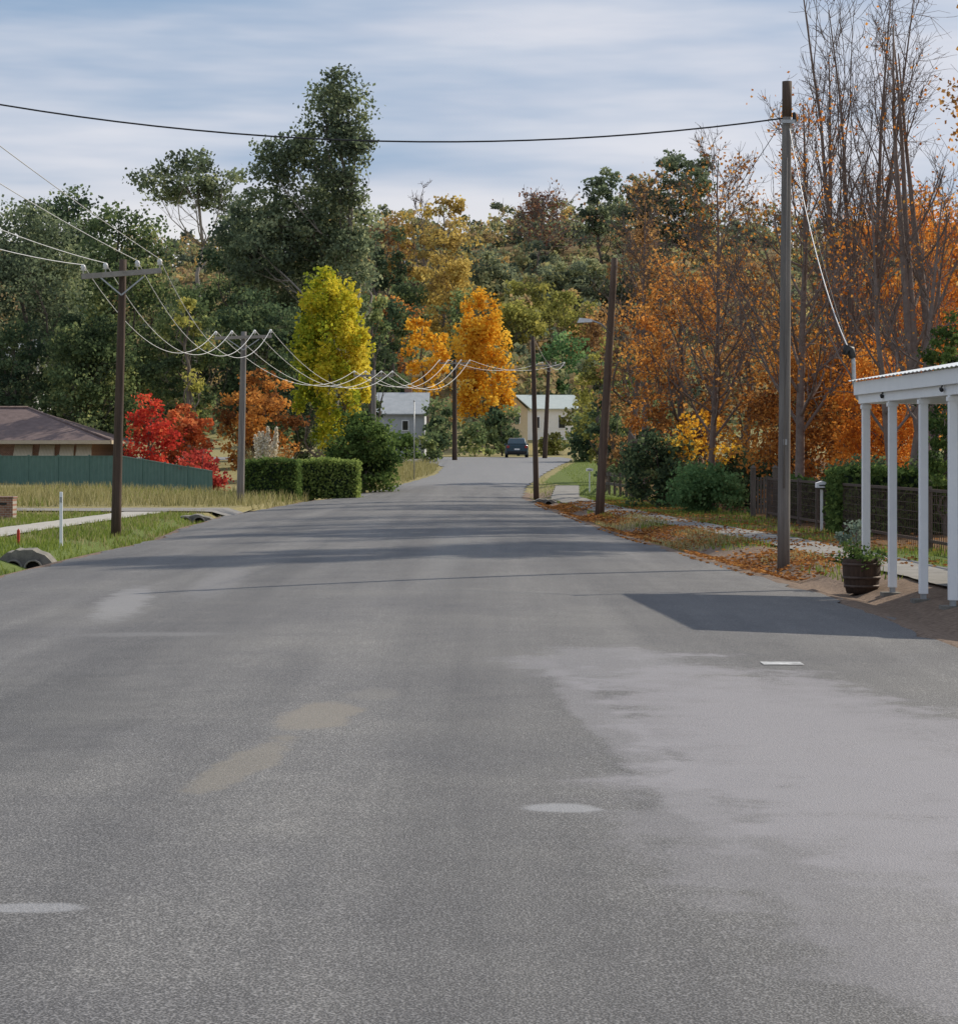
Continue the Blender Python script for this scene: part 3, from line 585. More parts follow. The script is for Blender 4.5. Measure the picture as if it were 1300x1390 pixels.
# hedges
def hedge(label,pxa,pxb,d,dep,top,mat,seed):
    rg=np.random.default_rng(seed); xa,xb=X(pxa,d),X(pxb,d); z=gz((xa+xb)/2,d); h=Zp(top,d)-z; W=xb-xa
    root=empty('clipped_hedge',((xa+xb)/2,d+dep/2,z),label,'hedge')
    mb=MB(); mb.box((0,0,h/2-.03),(W-.16,dep-.16,h-.14)); mb.build('stems',LM['dark'],root,local=True)
    N=int(26*W*h/(.012)); N=min(N,24000); P=rg.uniform(-.5,.5,(N,3)); f=rg.integers(0,4,N)
    P[f==0,1]=-.5; P[f==1,2]=.5; P[f==2,0]=.5; P[f==3,0]=-.5
    P=P*np.array([W,dep,h])+np.array([0,0,h/2])+rg.normal(size=(N,3))*.05
    P[:,2]+=.04*np.sin(P[:,0]*3+seed)*(P[:,2]/h); P[:,2]=np.maximum(.03,P[:,2])
    tone=np.clip(.5+.2*rg.normal(size=N)+.15*np.sin(P[:,0]*5+seed)*np.sin(P[:,2]*6),0,1)
    link(mesh_np('foliage',leafquads(P,.10,rg),tone),'foliage',LM[mat],root)
hedge('tall darker clipped hedge block beside the second left pole',331,402,84,1.6,626,'hedge',1)
hedge('longer clipped hedge with sunlit green put into its leaves, right of the darker block',402,484,87,1.6,626,'hedge_lit',2)
hedge('small hedge clump behind the white letterbox',1072,1138,53,1.,655,'hedge',3)
hedge('long dark garden hedge behind the veranda posts',1140,1330,45,1.4,640,'hedge',4)
# pampas grass
x=X(358,88.6); yp=89.6; z=gz(x,yp); rg=np.random.default_rng(5); root=empty('pampas_grass',(x,yp,z),'pampas grass with cream plumes behind the clipped hedge','ornamental grass')
P=np.stack([rg.normal(0,.12,900),rg.normal(0,.12,900),np.zeros(900)],1); V=blades(P,1.7,.02,rg,.75); link(mesh_np('leaves',V,np.clip(rg.normal(.5,.2,900),0,1)),'leaves',LM['dry'],root)
for i in range(12):
    bx=rg.uniform(-.55,.55); by=rg.uniform(-.5,.1); tz=Zp(rg.uniform(579,594),yp)-z; s=np.linspace(0,1,300)**.8; q=np.stack([bx*(.7+.35*s),by*(.7+.3*s),tz-1.15+1.15*s],1)+rg.normal(size=(300,3))*np.array([.085,.085,.03])*(1.15-s)[:,None]
    link(mesh_np('plume',leafquads(q,.12,rg,.3,),np.clip(rg.normal(.6,.2,300),0,1)),'plume',LM['plume'],root)
# ---------------------------------------------------------------- poles and wires
def pole(label,px0,d,px1,top,r,mat,arms=(),z0=None):
    x0=X(px0,d); zz=gz(x0,d) if z0 is None else z0; x1=X(px1,d); z1=Zp(top,d); root=empty('utility_pole',(x0,d,zz),label,'power pole')
    pts=[(x0+(x1-x0)*s,d,zz-.3*(s==0)+(z1-zz)*s) for s in np.linspace(0,1,9)]
    mb=MB(); mb.tube(pts,np.linspace(r*1.15,r*.8,9),12); mb.build('pole',mat,root)
    at_=[]
    for (py,ln,rot,offs,tilt) in arms:
        za=Zp(py,d); s=(za-zz)/(z1-zz); xc=x0+(x1-x0)*s; yc=d-r-.05
        dx,dy=math.cos(rot),math.sin(rot); m_=MB(); m_.bar((xc-dx*ln/2,yc-dy*ln/2,za-tilt),(xc+dx*ln/2,yc+dy*ln/2,za+tilt),.09,.11); m_.build('crossarm',ARMW if mat in (POLED,POLEG) else mat,root)
        for sgn in (-1,1):
            m_=MB(); m_.bar((xc,yc-.02,za-.45),(xc+sgn*dx*ln*.28,yc+sgn*dy*ln*.28-.02,za-.06),.03,.03); m_.build('brace',STEEL,root)
        for f in offs:
            a=(xc+dx*ln*f,yc+dy*ln*f,za+.055+2*tilt*f); m_=MB(); m_.lathe([(.014,0),(.014,.06),(.06,.07),(.04,.11),(.06,.13),(.04,.18),(.015,.20)],a,8); m_.build('insulator',CERAM,root); at_.append(Vector((a[0],a[1],a[2]+.19)))
    return root,at_,Vector((x1,d,z1))
OF=(-.48,-.2,.2,.48)
pA,aA,tA=pole('dark brown power pole with crossarm, nearest on the left verge',157,46.4,167,352,.095,POLED,[(372,1.65,.1,OF,.07)])
pB,aB,tB=pole('grey power pole with crossarm beside the clipped hedge',326,78,331,450,.12,POLEG,[(458,2.0,.1,OF,.04)])
pC,aC,tC=pole('grey power pole with crossarm rising behind the big rounded bush',507,112,507,502,.13,POLEG,[(510,2.0,.05,OF,0)])
pD,aD,tD=pole('dark power pole at the left of the far bend',617,155,617,488,.16,POLED,[(493,2.2,.0,OF,0)])
pE,_,tE=pole('tall grey power pole near the white veranda',1063,33.5,1068,112,.085,POLEM)
pF,_,tF=pole('leaning dark brown power pole with a street lamp',813,62,834,350,.115,POLEB)
pG,aG,tG=pole('slim dark power pole at the edge of road by right culvert',728,86,723,457,.10,POLED)
pH,aH,tH=pole('distant dark power pole right of the parked car',739,163,745,490,.16,POLED,[(496,2.4,.1,OF,0)])
x=tE.x;mb=MB(); mb.tube([(x-.003,33.5,tE.z-.52),(x,33.5,tE.z+.02)],.074,12); mb.build('pole_cap',POLED,pE)
mb=MB(); mb.lathe([(.02,0),(.03,.02),(.03,.14),(.02,.16)],(x+.10,33.42,tE.z-.62),8); mb.build('fuse',BLACK,pE)
mb=MB(); mb.bar((x-.09,33.4,tE.z-.60),(x+.11,33.4,tE.z-.60),.03,.05); mb.build('bracket',STEEL,pE)
mb=MB(); xb=X(1064,33.5); mb.tube([(xb-.02,33.38,1.2),(xb+.03,33.39,6.2)],.010,5); mb.build('conduit',POLEM,pE)
mb=MB(); mb.box((X(1064,33.5),33.40,1.9),(.06,.01,.09)); mb.build('tag_plate',STEEL,pE)
zl=Zp(452,62); xF=X(827,62); mb=MB(); mb.tube([(xF,61.9,zl),(xF-.25,61.8,zl+.25),(xF-.5,61.7,zl+.33)],.022,6); mb.build('lamp_arm',STEEL,pF)
mb=MB(); mb.add([(xF-.5+a,61.7+b_,zl+c_) for a,b_,c_ in ((0,-.06,.29),(0,.06,.29),(-.42,.1,.27),(-.42,-.1,.27),(0,-.05,.37),(0,.05,.37),(-.36,.07,.41),(-.36,-.07,.41))],[(0,1,2,3),(7,6,5,4),(0,3,7,4),(1,5,6,2),(0,4,5,1),(3,2,6,7)]); mb.build('lamp_head',CERAM,pF)
def wire(p,q,sag,r,mat,label,group=None,n=24):
    p=Vector(p);q=Vector(q); mb=MB(); pts=[]
    for i in range(n+1):
        s=i/n; v=p.lerp(q,s); v.z-=sag*4*s*(1-s); pts.append(v-p)
    mb.tube(pts,r,5,False); o_=mb.build('overhead_wire',mat); o_.location=p; return tag(o_,label,'power line',group)
ordw=['leftmost','second from left','third from left','rightmost']
Zs=[Vector((-8.4+f*1.65,9,zz)) for f,zz in zip(OF,(6.3,6.6,7.2,7.6))]
for i in range(4):
    wire(aA[i],Zs[i],(.75,.6,.35,.25)[i],.008,WIREL,'pale wire from nearest left pole out of frame, %s at the pole'%ordw[i],'wires left of the nearest pole')
    wire(aA[i],aB[i],1.25+.08*i,.009,WIREL,'pale wire between first and second left poles, %s of four'%ordw[i],'wires between first and second left poles')
    wire(aB[i],aC[i],1.25+.06*i,.011,WIREL,'pale wire between hedge pole and bush pole, %s of four'%ordw[i],'wires between hedge pole and bush pole')
    wire(aC[i],aD[i],1.3+.06*i,.014,WIREL,'pale wire from bush pole to far bend pole, %s of four'%ordw[i],'wires to the far bend pole')
    wire(aD[i],aH[i],.7,.012,WIREL if i%2 else WIRED,'wire crossing the far bend above parked car, %s of four'%ordw[i],'wires across the far bend')
wire((tE.x-.05,33.5,Zp(160,33.5)),(-8.6,32,Zp(112,32)),.58,.013,WIRED,'single dark wire spanning the sky above the street')
wire((tE.x+.03,33.45,Zp(175,33.5)),(X(1150,29),29,Zp(470,29)),.35,.008,WIREL,'pale service wire dropping from grey pole to veranda')
wire((tE.x+.05,33.45,Zp(165,33.5)),(X(1154,29),29.05,Zp(478,29)),.22,.006,WIRED,'thin dark service wire beside the pale drop to veranda')
wire((tE.x-.04,33.6,Zp(160,33.5)),(tF.x,62,Zp(360,62)),.9,.006,WIRED,'dark wire from tall grey pole to leaning pole')
wire((tF.x,62,Zp(362,62)),(tG.x,86,Zp(462,86)),.6,.008,WIRED,'dark wire from leaning pole to slim culvert pole')
for i in (0,3): wire((tG.x+(.1 if i else -.1),86,Zp(463,86)),aH[i],.8,.010,WIREL,'pale wire from slim culvert pole to distant pole, %s one'%('right' if i else 'left'))
# ---------------------------------------------------------------- left furniture
x=X(83,40.8); z=gz(x,40.8); r=empty('marker_post',(x,40.8,z),'slim white marker post on the left verge','post'); mb=MB(); mb.box((x,40.8,z+.5),(.06,.03,1.05)); mb.build('post',WPAINT,r,.008); mb=MB(); mb.box((x,40.78,z+.88),(.045,.012,.10)); mb.build('reflector',STEEL,r)
x=X(25,42); z=gz(x,42); mb=MB(); mb.box((0,0,.12),(.05,.05,.3)); mb.add([(-.025,-.025,.27),(.025,-.025,.27),(.025,.025,.27),(-.025,.025,.27),(0,0,.31)],[(0,1,4),(1,2,4),(2,3,4),(3,0,4)]); o_=mb.build('survey_stake',REDP); o_.location=(x,42,z); tag(o_,'short red stake in grass left of white post','stake')
def pillar():
    x=X(4,58); z=gz(x,58); r=empty('letterbox_pillar',(x,58,z),'brown brick letterbox pillar at far left edge','letterbox')
    mb=MB(); mb.box((x,58,z+.28),(.62,.5,.6)); mb.build('pillar',BRICK,r); mb=MB(); mb.box((x,58,z+.605),(.66,.54,.05)); mb.build('cap',BRICK,r,.01)
    mb=MB(); mb.box((x+.02,57.745,z+.44),(.26,.012,.06)); mb.build('mail_slot',BLACK,r)
pillar()
def culvert(label,px,d,wd,ht,npipe,rp):
    x=X(px,d); z=gz(x,d)-.12; r=empty('culvert_headwall',(x,d,z),label,'culvert'); rg=random.Random(int(px))
    n=14; xs_=[-wd/2+wd*i/n for i in range(n+1)]
    vs=[];fs=[]
    for i,a in enumerate(xs_):
        h=ht*(1-.55*abs(2*a/wd)**3)+rg.uniform(-.025,.025)
        vs+=[(x+a,d-.12,z-.1),(x+a,d-.14,z+h),(x+a,d+.25,z+h+.02),(x+a,d+.9,z-.05)]
    for i in range(n):
        for j in range(3): fs.append((i*4+j,(i+1)*4+j,(i+1)*4+j+1,i*4+j+1))
    fs+= [(0,1,2,3),tuple(n*4+j for j in (3,2,1,0))]
    mb=MB(); mb.add(vs,fs); mb.build('headwall',CONCD,r)
    for i in range(npipe):
        cx=x+(i-(npipe-1)/2)*rp*2.5; mb=MB(); k=14; V=[]; fs=[]
        for (rr,yy) in ((rp*1.2,d-.16),(rp*1.2,d-.24),(rp,d-.24),(rp,d-.145)):
            for j in range(k): tt=2*pi*j/k; V.append((cx+rr*math.cos(tt),yy,z+rp*.95+rr*math.sin(tt)))
        for s in range(3):
            for j in range(k): fs.append((s*k+j,s*k+(j+1)%k,(s+1)*k+(j+1)%k,(s+1)*k+j))
        mb.add(V,fs,True); p_=mb.build('pipe',CONCD,r)
        mb=MB(); mb.add([(cx+rp*math.cos(2*pi*j/k),d-.148,z+rp*.95+rp*math.sin(2*pi*j/k)) for j in range(k)],[tuple(range(k))]); mb.build('pipe_opening',PIPESHADE,p_)  # flat dark disc painted as the unlit depth of the pipe
culvert('old concrete culvert with pipe openings in the left ditch',35,36,.95,.42,2,.13)
culvert('dark culvert under driveway beside the second left pole',262,60,1.3,.35,2,.15)
culvert('dark culvert at road edge below the slim right pole',738,80,1.1,.32,2,.13)
def fence():
    pts=[(-36,116,1.66),(X(0,111),111,1.66),(X(165,103),103,1.66),(X(288,94.5),94.5,1.02)]
    r=empty('metal_fence',(pts[2][0],pts[2][1],0),'dark green corrugated metal fence in front of the brick house','fence')
    for a,b_ in zip(pts[:-1],pts[1:]):
        L=math.hypot(b_[0]-a[0],b_[1]-a[1]); n=int(L/2.4); dx,dy=(b_[0]-a[0])/L,(b_[1]-a[1])/L; nx,ny=dy,-dx
        for i in range(n):
            s0,s1=i/n,(i+1)/n; V=[];k=13*2
            for j in range(k+1):
                s=s0+(s1-s0)*j/k; x=a[0]+dx*L*s; y=a[1]+dy*L*s; o_=.018 if j%4<2 else -.018
                z=gz(x,y); h=a[2]+(b_[2]-a[2])*s; V+=[(x+nx*o_,y+ny*o_,z-.05),(x+nx*o_,y+ny*o_,h)]
            mb=MB(); mb.add(V,[(2*j,2*j+2,2*j+3,2*j+1) for j in range(k)]); mb.build('panel',GREENM,r)
            x0,y0=a[0]+dx*L*s0,a[1]+dy*L*s0; h=a[2]+(b_[2]-a[2])*s0; z=gz(x0,y0); mb=MB(); mb.box((x0,y0,(z+h)/2+.02),(.08,.08,h-z+.1),math.atan2(dy,dx)); mb.build('post',GREENM,r)
            x1,y1=a[0]+dx*L*s1,a[1]+dy*L*s1; h1=a[2]+(b_[2]-a[2])*s1; mb=MB(); mb.bar((x0,y0,h),(x1,y1,h1),.06,.05); mb.build('rail',GREENM,r)
fence()
def house_left():
    y0,y1=121.,131.; xR=X(150,121); xL=-40.; e=2.5; r=empty('brick_house',(xR-5,y0,gz(xR-5,y0)),'low brick house with brown tiled hip roof and striped awnings','house')
    mb=MB(); mb.box(((xL+xR-1.4)/2,(y0+y1)/2+.3,1.2),(xR-xL-1.4,y1-y0-1,2.7)); mb.build('wall',BRICK,r)
    rx=X(38,126); rh=4.4; V=[(xL,y0,e),(xR,y0,e),(xR,y1,e),(xL,y1,e),(xL,126,rh),(rx,126,rh)]
    mb=MB(); mb.add(V,[(0,1,5,4),(1,2,5),(2,3,4,5),(3,2,1,0)]); rf=mb.build('roof',TILE,r)
    mb=MB(); mb.tube([(xL,126,rh),(rx,126,rh+.02)],.09,6); mb.tube([(rx,126,rh),(xR,y0,e+.03)],.08,6); mb.build('ridge_capping',TILE,rf)
    mb=MB(); mb.box(((xL+xR)/2,y0-.04,e-.08),(xR-xL,.05,.2)); mb.box((xR+.04,(y0+y1)/2,e-.08),(.05,y1-y0,.2)); mb.build('gutter',surf('cream_gutter',(.42,.34,.25),(.5,.42,.32),5,.5,.05),r)
    yw=y0+.8
    for pa,pb in ((22,44),(56,74),(84,100),(106,124)):
        a,b_=X(pa,yw),X(pb,yw); mb=MB(); mb.box(((a+b_)/2,yw-.035,1.65),(b_-a,.06,1.3)); wn=mb.build('window',WPAINT,r); mb=MB(); mb.box(((a+b_)/2,yw-.07,1.65),(b_-a-.12,.02,1.18)); mb.build('pane',GLASS,wn)
        mb=MB(); mb.add([(a-.05,yw-.08,2.3),(b_+.05,yw-.08,2.3),(b_+.05,yw-.62,1.62),(a-.05,yw-.62,1.62)],[(0,1,2,3)]); mb.build('awning',CREAM,r)
house_left()
def cottage(name,label,xa,xb,y0,y1,base,eave,ridge,wm,rm,wins,axis='x',chim=None):
    r=empty(name,((xa+xb)/2,y0,base),label,'house'); ov=.35
    mb=MB(); mb.box(((xa+xb)/2,(y0+y1)/2,(base-.8+eave)/2),(xb-xa,y1-y0,eave-base+.8)); wl=mb.build('wall',wm,r)
    ym=(y0+y1)/2; xm=(xa+xb)/2; mb=MB(); tk=.08
    if axis=='x':
        V=[(xa-ov,y0-ov,eave-.05),(xb+ov,y0-ov,eave-.05),(xb+ov,ym,ridge),(xa-ov,ym,ridge),(xa-ov,y1+ov,eave-.05),(xb+ov,y1+ov,eave-.05)]
        V+=[(a,b_,c_+tk) for a,b_,c_ in V]
        mb.add(V,[(0,3,2,1),(3,4,5,2),(6,7,8,9),(9,8,11,10),(0,1,7,6),(5,4,10,11),(0,6,9,3),(3,9,10,4),(1,2,8,7),(2,5,11,8)]); 
        g_=MB(); g_.add([(xa,y0,eave),(xa,y1,eave),(xa,ym,ridge-.05),(xb,y0,eave),(xb,y1,eave),(xb,ym,ridge-.05)],[(0,1,2),(3,5,4)]); 
    else:
        V=[(xa-ov,y0-ov,eave-.05),(xa-ov,y1+ov,eave-.05),(xm,y1+ov,ridge),(xm,y0-ov,ridge),(xb+ov,y0-ov,eave-.05),(xb+ov,y1+ov,eave-.05)]; V+=[(a,b_,c_+tk) for a,b_,c_ in V]
        mb.add(V,[(0,1,2,3),(3,2,5,4),(6,9,8,7),(9,10,11,8),(0,3,9,6),(3,4,10,9),(1,7,8,2),(2,8,11,5),(0,6,7,1),(4,5,11,10)])
        g_=MB(); g_.add([(xa,y0,eave),(xb,y0,eave),(xm,y0,ridge-.05),(xa,y1,eave),(xb,y1,eave),(xm,y1,ridge-.05)],[(0,1,2),(3,5,4)])
    mb.build('roof',rm,r); g_.build('gable',wm,r)
    for (a,b_,za,zb) in wins:
        mb=MB(); mb.box(((a+b_)/2,y0-.03,(za+zb)/2),(b_-a,.06,zb-za)); w_=mb.build('window',WPAINT,r); mb=MB(); mb.box(((a+b_)/2,y0-.065,(za+zb)/2),(b_-a-.16,.02,zb-za-.16)); mb.build('pane',GLASS,w_)
    if chim:
        mb=MB(); mb.box(chim,(.6,.6,1.6)); mb.build('chimney',BRICK,r)
    return r
d=212; b0=gz(X(735,d),d); ev=Zp(555,d)
cottage('cottage','white weatherboard cottage with pale roof at street end',X(702,d),X(780,d),d,d+8,b0,ev,Zp(537,d+4),surf('cottage_wall',(.76,.74,.70),(.84,.82,.78),4,.6,.1),CORRW,[(X(724,d),X(733,d),ev-1.9,ev-.7),(X(757,d),X(768,d),ev-1.9,ev-.7)],chim=None)
d=200; cottage('cottage','small cream gabled house left of the white cottage',X(676,d),X(716,d),d,d+6,gz(X(690,d),d),Zp(556,d),Zp(535,d),surf('cream_wall',(.62,.53,.36),(.72,.63,.46),4,.6,.1),CORRW,[(X(698,d),X(706,d),Zp(575,d),Zp(560,d))],axis='y')
d=178; cottage('shed','grey iron roofed shed behind the big rounded bush',X(512,d),X(576,d),d,d+7,gz(X(540,d),d),Zp(562,d),Zp(534,d+3.5),surf('shed_wall',(.40,.42,.45),(.52,.53,.56),4,.6,.1),CORR,[(X(545,d),X(555,d),Zp(585,d),Zp(570,d))],chim=(X(552,d),d+4,Zp(539,d)))
d=345; cottage('house','small house with pale roof high on the hill',X(545,d),X(585,d),d,d+7,Zp(378,d),Zp(362,d),Zp(352,d),surf('hill_house_wall',(.5,.48,.45),(.6,.57,.53),4,.6,.1),CORR,[(X(556,d),X(564,d),Zp(374,d),Zp(365,d))])
d=150; cottage('house','pale walled house glimpsed through trees at far left',X(-10,d),X(42,d),d,d+7,gz(-30,d),Zp(492,d),Zp(458,d),surf('left_house_wall',(.42,.43,.45),(.52,.53,.55),4,.6,.1),CORR,[(X(10,d),X(20,d),Zp(525,d),Zp(503,d))])
# ---------------------------------------------------------------- car
def car():
    d=168.; x=X(701,d); z=roadz(x,d); r=empty('parked_car',(x,d,z),'dark blue hatchback parked at the far bend','car')
    S=[(-1.95,.70,.35,.76,.80,.70,.92),(-1.8,.80,.22,.86,.75,.80,.95),(-1.2,.82,.20,.88,.72,.84,.93),(0,.82,.20,.88,.70,.84,.92),(1.1,.82,.20,.87,.68,.82,.90),(1.75,.80,.22,.82,.62,.74,.74),(2.0,.66,.32,.70,.55,.62,.62)]
    def loft(S_,nm,m,par):
        V=[];fs=[]
        for (yy,w0,z0,w1,z1,w2,z2) in S_:
            V+=[(x-w0,d+yy,z+z0),(x-w1,d+yy,z+z1),(x-w2,d+yy,z+z2),(x+w2,d+yy,z+z2),(x+w1,d+yy,z+z1),(x+w0,d+yy,z+z0)]
        n=len(S_)
        for i in range(n-1):
            for j in range(6): fs.append((i*6+j,(i+1)*6+j,(i+1)*6+(j+1)%6,i*6+(j+1)%6))
        fs+=[(0,1,2,3,4,5),tuple((n-1)*6+j for j in (5,4,3,2,1,0))]
        mb=MB(); mb.add(V,fs); return mb.build(nm,m,par,.03)
    loft(S,'body',CARP,r)
    loft([(-1.85,.72,.9,.70,1.0,.66,1.06),(-1.45,.76,.9,.66,1.25,.56,1.43),(-.4,.77,.9,.67,1.3,.58,1.49),(.35,.77,.9,.66,1.25,.56,1.42),(1.05,.74,.88,.72,.92,.66,.95)],'cabin',CARP,r)
    mb=MB(); mb.add([(x-.60,d-1.83,z+1.0),(x+.60,d-1.83,z+1.0),(x+.50,d-1.50,z+1.38),(x-.50,d-1.50,z+1.38)],[(0,1,2,3)]); mb.build('rear_window',GLASS,r)
    for s in (-1,1):
        mb=MB(); mb.add([(x+s*.765,d-1.3,z+.97),(x+s*.765,d+.6,z+.97),(x+s*.672,d+.2,z+1.28),(x+s*.672,d-1.2,z+1.28)],[(0,1,2,3) if s>0 else (3,2,1,0)]); mb.build('side_window',GLASS,r)
        mb=MB(); mb.box((x+s*.68,d-1.94,z+.80),(.2,.08,.2)); mb.build('tail_lamp',LAMP,r,.02)
        mb=MB(); mb.box((x+s*.86,d+.55,z+1.0),(.16,.1,.12)); mb.build('mirror',CARP,r,.02)
        for yy in (-1.25,1.3):
            mb=MB(); mb.tube([(x+s*.66,d+yy,z+.30),(x+s*.86,d+yy,z+.30)],.30,16); wh=mb.build('wheel',RUB,r); mb=MB(); mb.tube([(x+s*.855,d+yy,z+.30),(x+s*.87,d+yy,z+.30)],.19,12); mb.build('rim',STEEL,wh)
    mb=MB(); mb.box((x,d-1.97,z+.62),(.40,.03,.11)); mb.build('number_plate',WPAINT,r)
    mb=MB(); mb.box((x,d-1.95,z+.38),(1.5,.14,.2)); mb.build('bumper',BLACK,r,.03)
car()
x=X(562,116); z=gz(x,116); mb=MB(); mb.tube([(0,0,-.2),(0,0,Zp(545,116)-z)],.028,8); mb.lathe([(.04,0),(.04,.05),(.02,.09)],(0,0,Zp(545,116)-z),8); o_=mb.build('sign_post',STEEL); o_.location=(x,116,z); tag(o_,'thin grey metal post right of the big rounded bush','post')
def railfence(label,pts,h):
    r=empty('timber_fence',(pts[0][0],pts[0][1],gz(*pts[0])),label,'fence')
    for a,b_ in zip(pts[:-1],pts[1:]):
        L=math.hypot(b_[0]-a[0],b_[1]-a[1]); n=max(1,round(L/2))
        for i in range(n+1):
            x,y=a[0]+(b_[0]-a[0])*i/n,a[1]+(b_[1]-a[1])*i/n; z=gz(x,y); mb=MB(); mb.box((x,y,z+h/2),(.1,.1,h+.1)); mb.build('post',TIMBER,r)
        for f in (.5,.92):
            mb=MB(); mb.bar((a[0],a[1],gz(*a)+h*f),(b_[0],b_[1],gz(*b_)+h*f),.04,.12); mb.build('rail',TIMBER,r)
railfence('low timber rail fence beyond the leaning right pole',[(5.6,84),(5.2,92),(6.0,102)],.9)
def letterbox(label,px,d,h,w_):
    x=X(px,d); z=gz(x,d); r=empty('letterbox',(x,d,z),label,'letterbox'); mb=MB(); mb.box((x,d,z+h/2-.1),(.05,.05,h)); mb.build('post',WPAINT,r)
    a=w_/2; V=[(x+sx*a,d+sy*.12,z+h-.06+zz) for sy in (-1,1) for sx,zz in ((-1,0),(1,0),(1,.10),(0,.14),(-1,.10))]
    mb=MB(); mb.add(V,[(0,1,2,3,4),(9,8,7,6,5),(0,5,6,1),(1,6,7,2),(2,7,8,3),(3,8,9,4),(4,9,5,0)]); mb.build('box',WPAINT,r); mb=MB(); mb.box((x,d-.125,z+h-.01),(w_*.6,.012,.025)); mb.build('mail_slot',BLACK,r)
letterbox('white letterbox on a stake in front of garden fence',1115,46.5,1.0,.24)
letterbox('tiny white letterbox on the far right verge',800,95,.95,.3)
def gfence():
    pts=[(7.25,55.5),(7.35,48),(7.5,40),(7.75,28.5)]
    r=empty('garden_fence',(7.3,48,0),'dark wire and timber garden fence along the right footpath','fence')
    for a,b_ in zip(pts[:-1],pts[1:]):
        L=math.hypot(b_[0]-a[0],b_[1]-a[1]); n=max(1,round(L/2.6))
        for i in range(n):
            s0,s1=i/n,(i+1)/n; p=[a[0]+(b_[0]-a[0])*s0,a[1]+(b_[1]-a[1])*s0]; q=[a[0]+(b_[0]-a[0])*s1,a[1]+(b_[1]-a[1])*s1]; z=gz(*p); zq=gz(*q)
            mb=MB(); mb.box((p[0],p[1],z+.52),(.08,.08,1.15)); mb.build('post',TIMBER,r)
            mb=MB(); mb.bar((p[0],p[1],z+1.03),(q[0],q[1],zq+1.03),.04,.05); mb.bar((p[0],p[1],z+.18),(q[0],q[1],zq+.18),.04,.05); mb.build('rail',HOOP,r)
            mb=MB(); m_=18
            for j in range(m_): s=(j+.5)/m_; xx,yy=p[0]+(q[0]-p[0])*s,p[1]+(q[1]-p[1])*s; mb.bar((xx,yy,z+.05),(xx,yy,z+1.),.010,.010)
            for h in (.35,.5,.65,.8,.95): mb.bar((p[0],p[1],z+h),(q[0],q[1],zq+h),.008,.008)
            mb.build('wire_panel',HOOP,r)
    x=7.2;r=empty('garden_gate',(x,57,gz(x,57)),'weathered timber picket gate at the end of garden fence','gate'); z=gz(x,57)
    for px_ in (1022,1052):
        xx=X(px_,57.5); mb=MB(); mb.box((xx,57.5,z+.62),(.13,.13,1.35)); mb.add([(xx-.08,57.42,z+1.297),(xx+.08,57.42,z+1.297),(xx+.08,57.58,z+1.297),(xx-.08,57.58,z+1.297),(xx,57.5,z+1.38)],[(0,1,4),(1,2,4),(2,3,4),(3,0,4),(3,2,1,0)]); mb.build('gate_post',TIMBER,r)
    xa,xb=X(1026,57.5),X(1048,57.5); mb=MB()
    for j in range(5): mb.box((xa+(xb-xa)*(j+.5)/5,57.5,z+.58),(.055,.025,.95))
    mb.build('pickets',TIMBER,r); mb=MB(); mb.bar((xa,57.53,z+.3),(xb,57.53,z+.3),.03,.08); mb.bar((xa,57.53,z+.9),(xb,57.53,z+.9),.03,.08); mb.build('frame',TIMBER,r)
gfence()
# barrel
x=X(1169,28.2); y=28.2; z=gz(x,y); r=empty('barrel_planter',(x,y,z),'half oak barrel planter beside the first veranda post','planter')
mb=MB(); mb.lathe([(.19,0),(.222,.12),(.24,.26),(.243,.40),(.235,.44),(.215,.44),(.215,.38),(.0,.38)],(x,y,z),24); mb.build('barrel',OAK,r)
for h,rr in ((.09,.219),(.20,.236),(.37,.245)):
    mb=MB(); mb.lathe([(rr-.01,h-.018),(rr+.004,h-.018),(rr+.007,h+.018),(rr-.008,h+.018)],(x,y,z),24); mb.build('hoop',HOOP,r)
mb=MB(); mb.lathe([(.212,.383),(.1,.40),(.01,.41)],(x,y,z),16); mb.build('soil',SOIL,r)
rg=np.random.default_rng(9); pr=empty('potted_plant',(x,y,z+.40),'straggly green plant growing in the oak barrel','plant')
mb=MB(); tips=[]
for i in range(20):
    b_,rr=limb((rg.normal(0,.07),rg.normal(0,.07),0),(rg.normal(0,.9),rg.normal(0,.9),.8),rg.uniform(.15,.36),.006,5,-.12,rg,.15); mb.tube(b_,rr,3,False); tips.append(b_)
mb.build('stems',TWIG,pr,local=True)
P=np.concatenate([tt[rg.integers(1,5,40)]+rg.normal(size=(40,3))*.04 for tt in tips]); link(mesh_np('leaves',leafquads(P,.05,rg),np.clip(rg.normal(.4,.2,len(P)),0,1)),'leaves',LM['hedge'],pr)
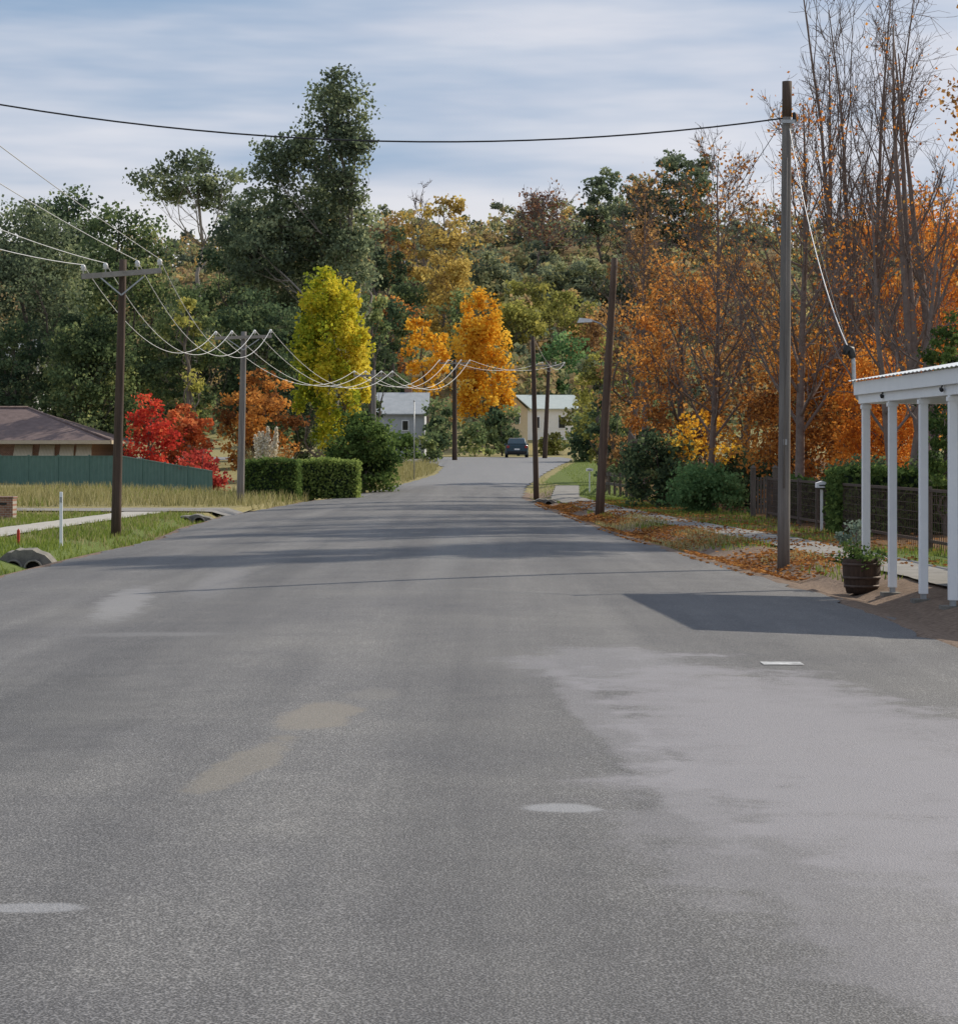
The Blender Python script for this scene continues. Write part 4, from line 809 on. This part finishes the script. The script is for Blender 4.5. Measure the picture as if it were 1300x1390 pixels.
# ---------------------------------------------------------------- veranda
def veranda():
    r=empty('shop_veranda',(5.2,26.3,0),'white posted veranda at the right edge with pale iron roof','veranda')
    PO=[(1175,28.7),(1211,27.3),(1253,25.9),(1293,24.6)]; 
    pts=[(X(a,b_),b_) for a,b_ in PO]; 
    for (x,y) in pts:
        z=gz(x,y); mb=MB(); mb.box((x,y,(z+.07+2.37)/2),(.098,.098,2.37-z-.07)); p_=mb.build('post',WPAINT,r,.006)
        mb=MB(); mb.box((x,y,z+.03),(.06,.07,.09)); mb.build('post_foot',STEEL,p_); mb=MB(); mb.box((x,y,z-.03),(.26,.26,.08)); mb.build('footing',CONCD,p_)
        mb=MB(); mb.box((x,y,2.33),(.125,.125,.05)); mb.build('capital',WPAINT,p_)
    a=(4.995,28.8);b_=(5.335,23.7)
    mb=MB(); mb.bar((a[0],a[1],2.46),(b_[0],b_[1],2.46),.11,.18); mb.build('front_beam',WPAINT,r,.006)
    mb=MB(); mb.bar((a[0]-.09,a[1]+.06,2.57),(b_[0]-.09,b_[1],2.57),.03,.17); mb.build('fascia',WPAINT,r,.004)
    mb=MB(); mb.bar((a[0]+.06,28.8,2.46),(7.6,28.8,2.46),.09,.18); mb.build('end_beam',WPAINT,r,.006)
    mb=MB(); mb.add([(4.95,28.86,2.56),(7.6,28.86,2.56),(7.6,28.86,3.09),(4.95,28.86,2.64),(4.95,28.90,2.56),(7.6,28.90,2.56),(7.6,28.90,3.09),(4.95,28.90,2.64)],[(0,1,2,3),(7,6,5,4),(3,2,6,7),(0,4,5,1),(0,3,7,4),(1,5,6,2)]); mb.build('end_infill',WPAINT,r)
    for i in range(6):
        y=28.2-i*.85; x0=a[0]+(28.8-y)/5.1*.34; mb=MB(); mb.bar((x0+.06,y,2.59),(7.6,y,3.04),.05,.09); mb.build('rafter',WPAINT,r)
    V=[];n=120
    for i in range(n+1):
        y=28.95-(28.95-23.6)*i/n; x0=4.995+(28.8-y)/5.1*.34-.16; c_=.008*math.sin(i*pi/2); V+=[(x0,y,2.67+c_),(7.6,y,3.14+c_)]
    mb=MB(); mb.add(V,[(2*i,2*i+1,2*i+3,2*i+2) for i in range(n)],True); mb.build('roof',surf('pale_veranda_roof',(.70,.72,.72),(.80,.81,.81),2,.5,.1),r)
    for px_,dd in ((1208,27.5),(1290,24.75)):
        x=X(px_,dd)-.09; mb=MB(); mb.tube([(x,dd,2.50),(x-.02,dd-.03,2.45)],.008,6); mb.tube([(x-.02,dd+.03,2.45),(x-.02,dd-.05,2.43)],[.015,.024],10); mb.build('spotlight',BLACK,r)
    d=29.; mb=MB(); xs_=[(1172,565),(1170,545),(1164,540),(1159,520),(1158,490),(1156,478)]; mb.tube([(X(a_,d),d,Zp(c_,d)) for a_,c_ in xs_],.027,8); cn=mb.build('conduit',STEEL,r)
    mb=MB(); mb.tube([(X(1157,d),d,Zp(486,d)),(X(1154,d),d,Zp(474,d)),(X(1148,d),d-.03,Zp(472,d)),(X(1145,d),d-.05,Zp(481,d))],[.045,.06,.055,.03],8); mb.build('service_head',BLACK,cn)
    mb=MB(); mb.box((10.3,26.25,1.45),(5.4,5.1,3.1)); mb.build('wall',WBOARD,r)
    mb=MB(); mb.add([(7.5,23.5,3.16),(13.2,23.5,3.16),(13.2,28.95,3.16),(7.5,28.95,3.16),(10.3,24.5,3.6),(10.3,28,3.6)],[(0,1,4),(1,2,5,4),(2,3,5),(3,0,4,5),(3,2,1,0)]); mb.build('shop_roof',CORR,r)
veranda()
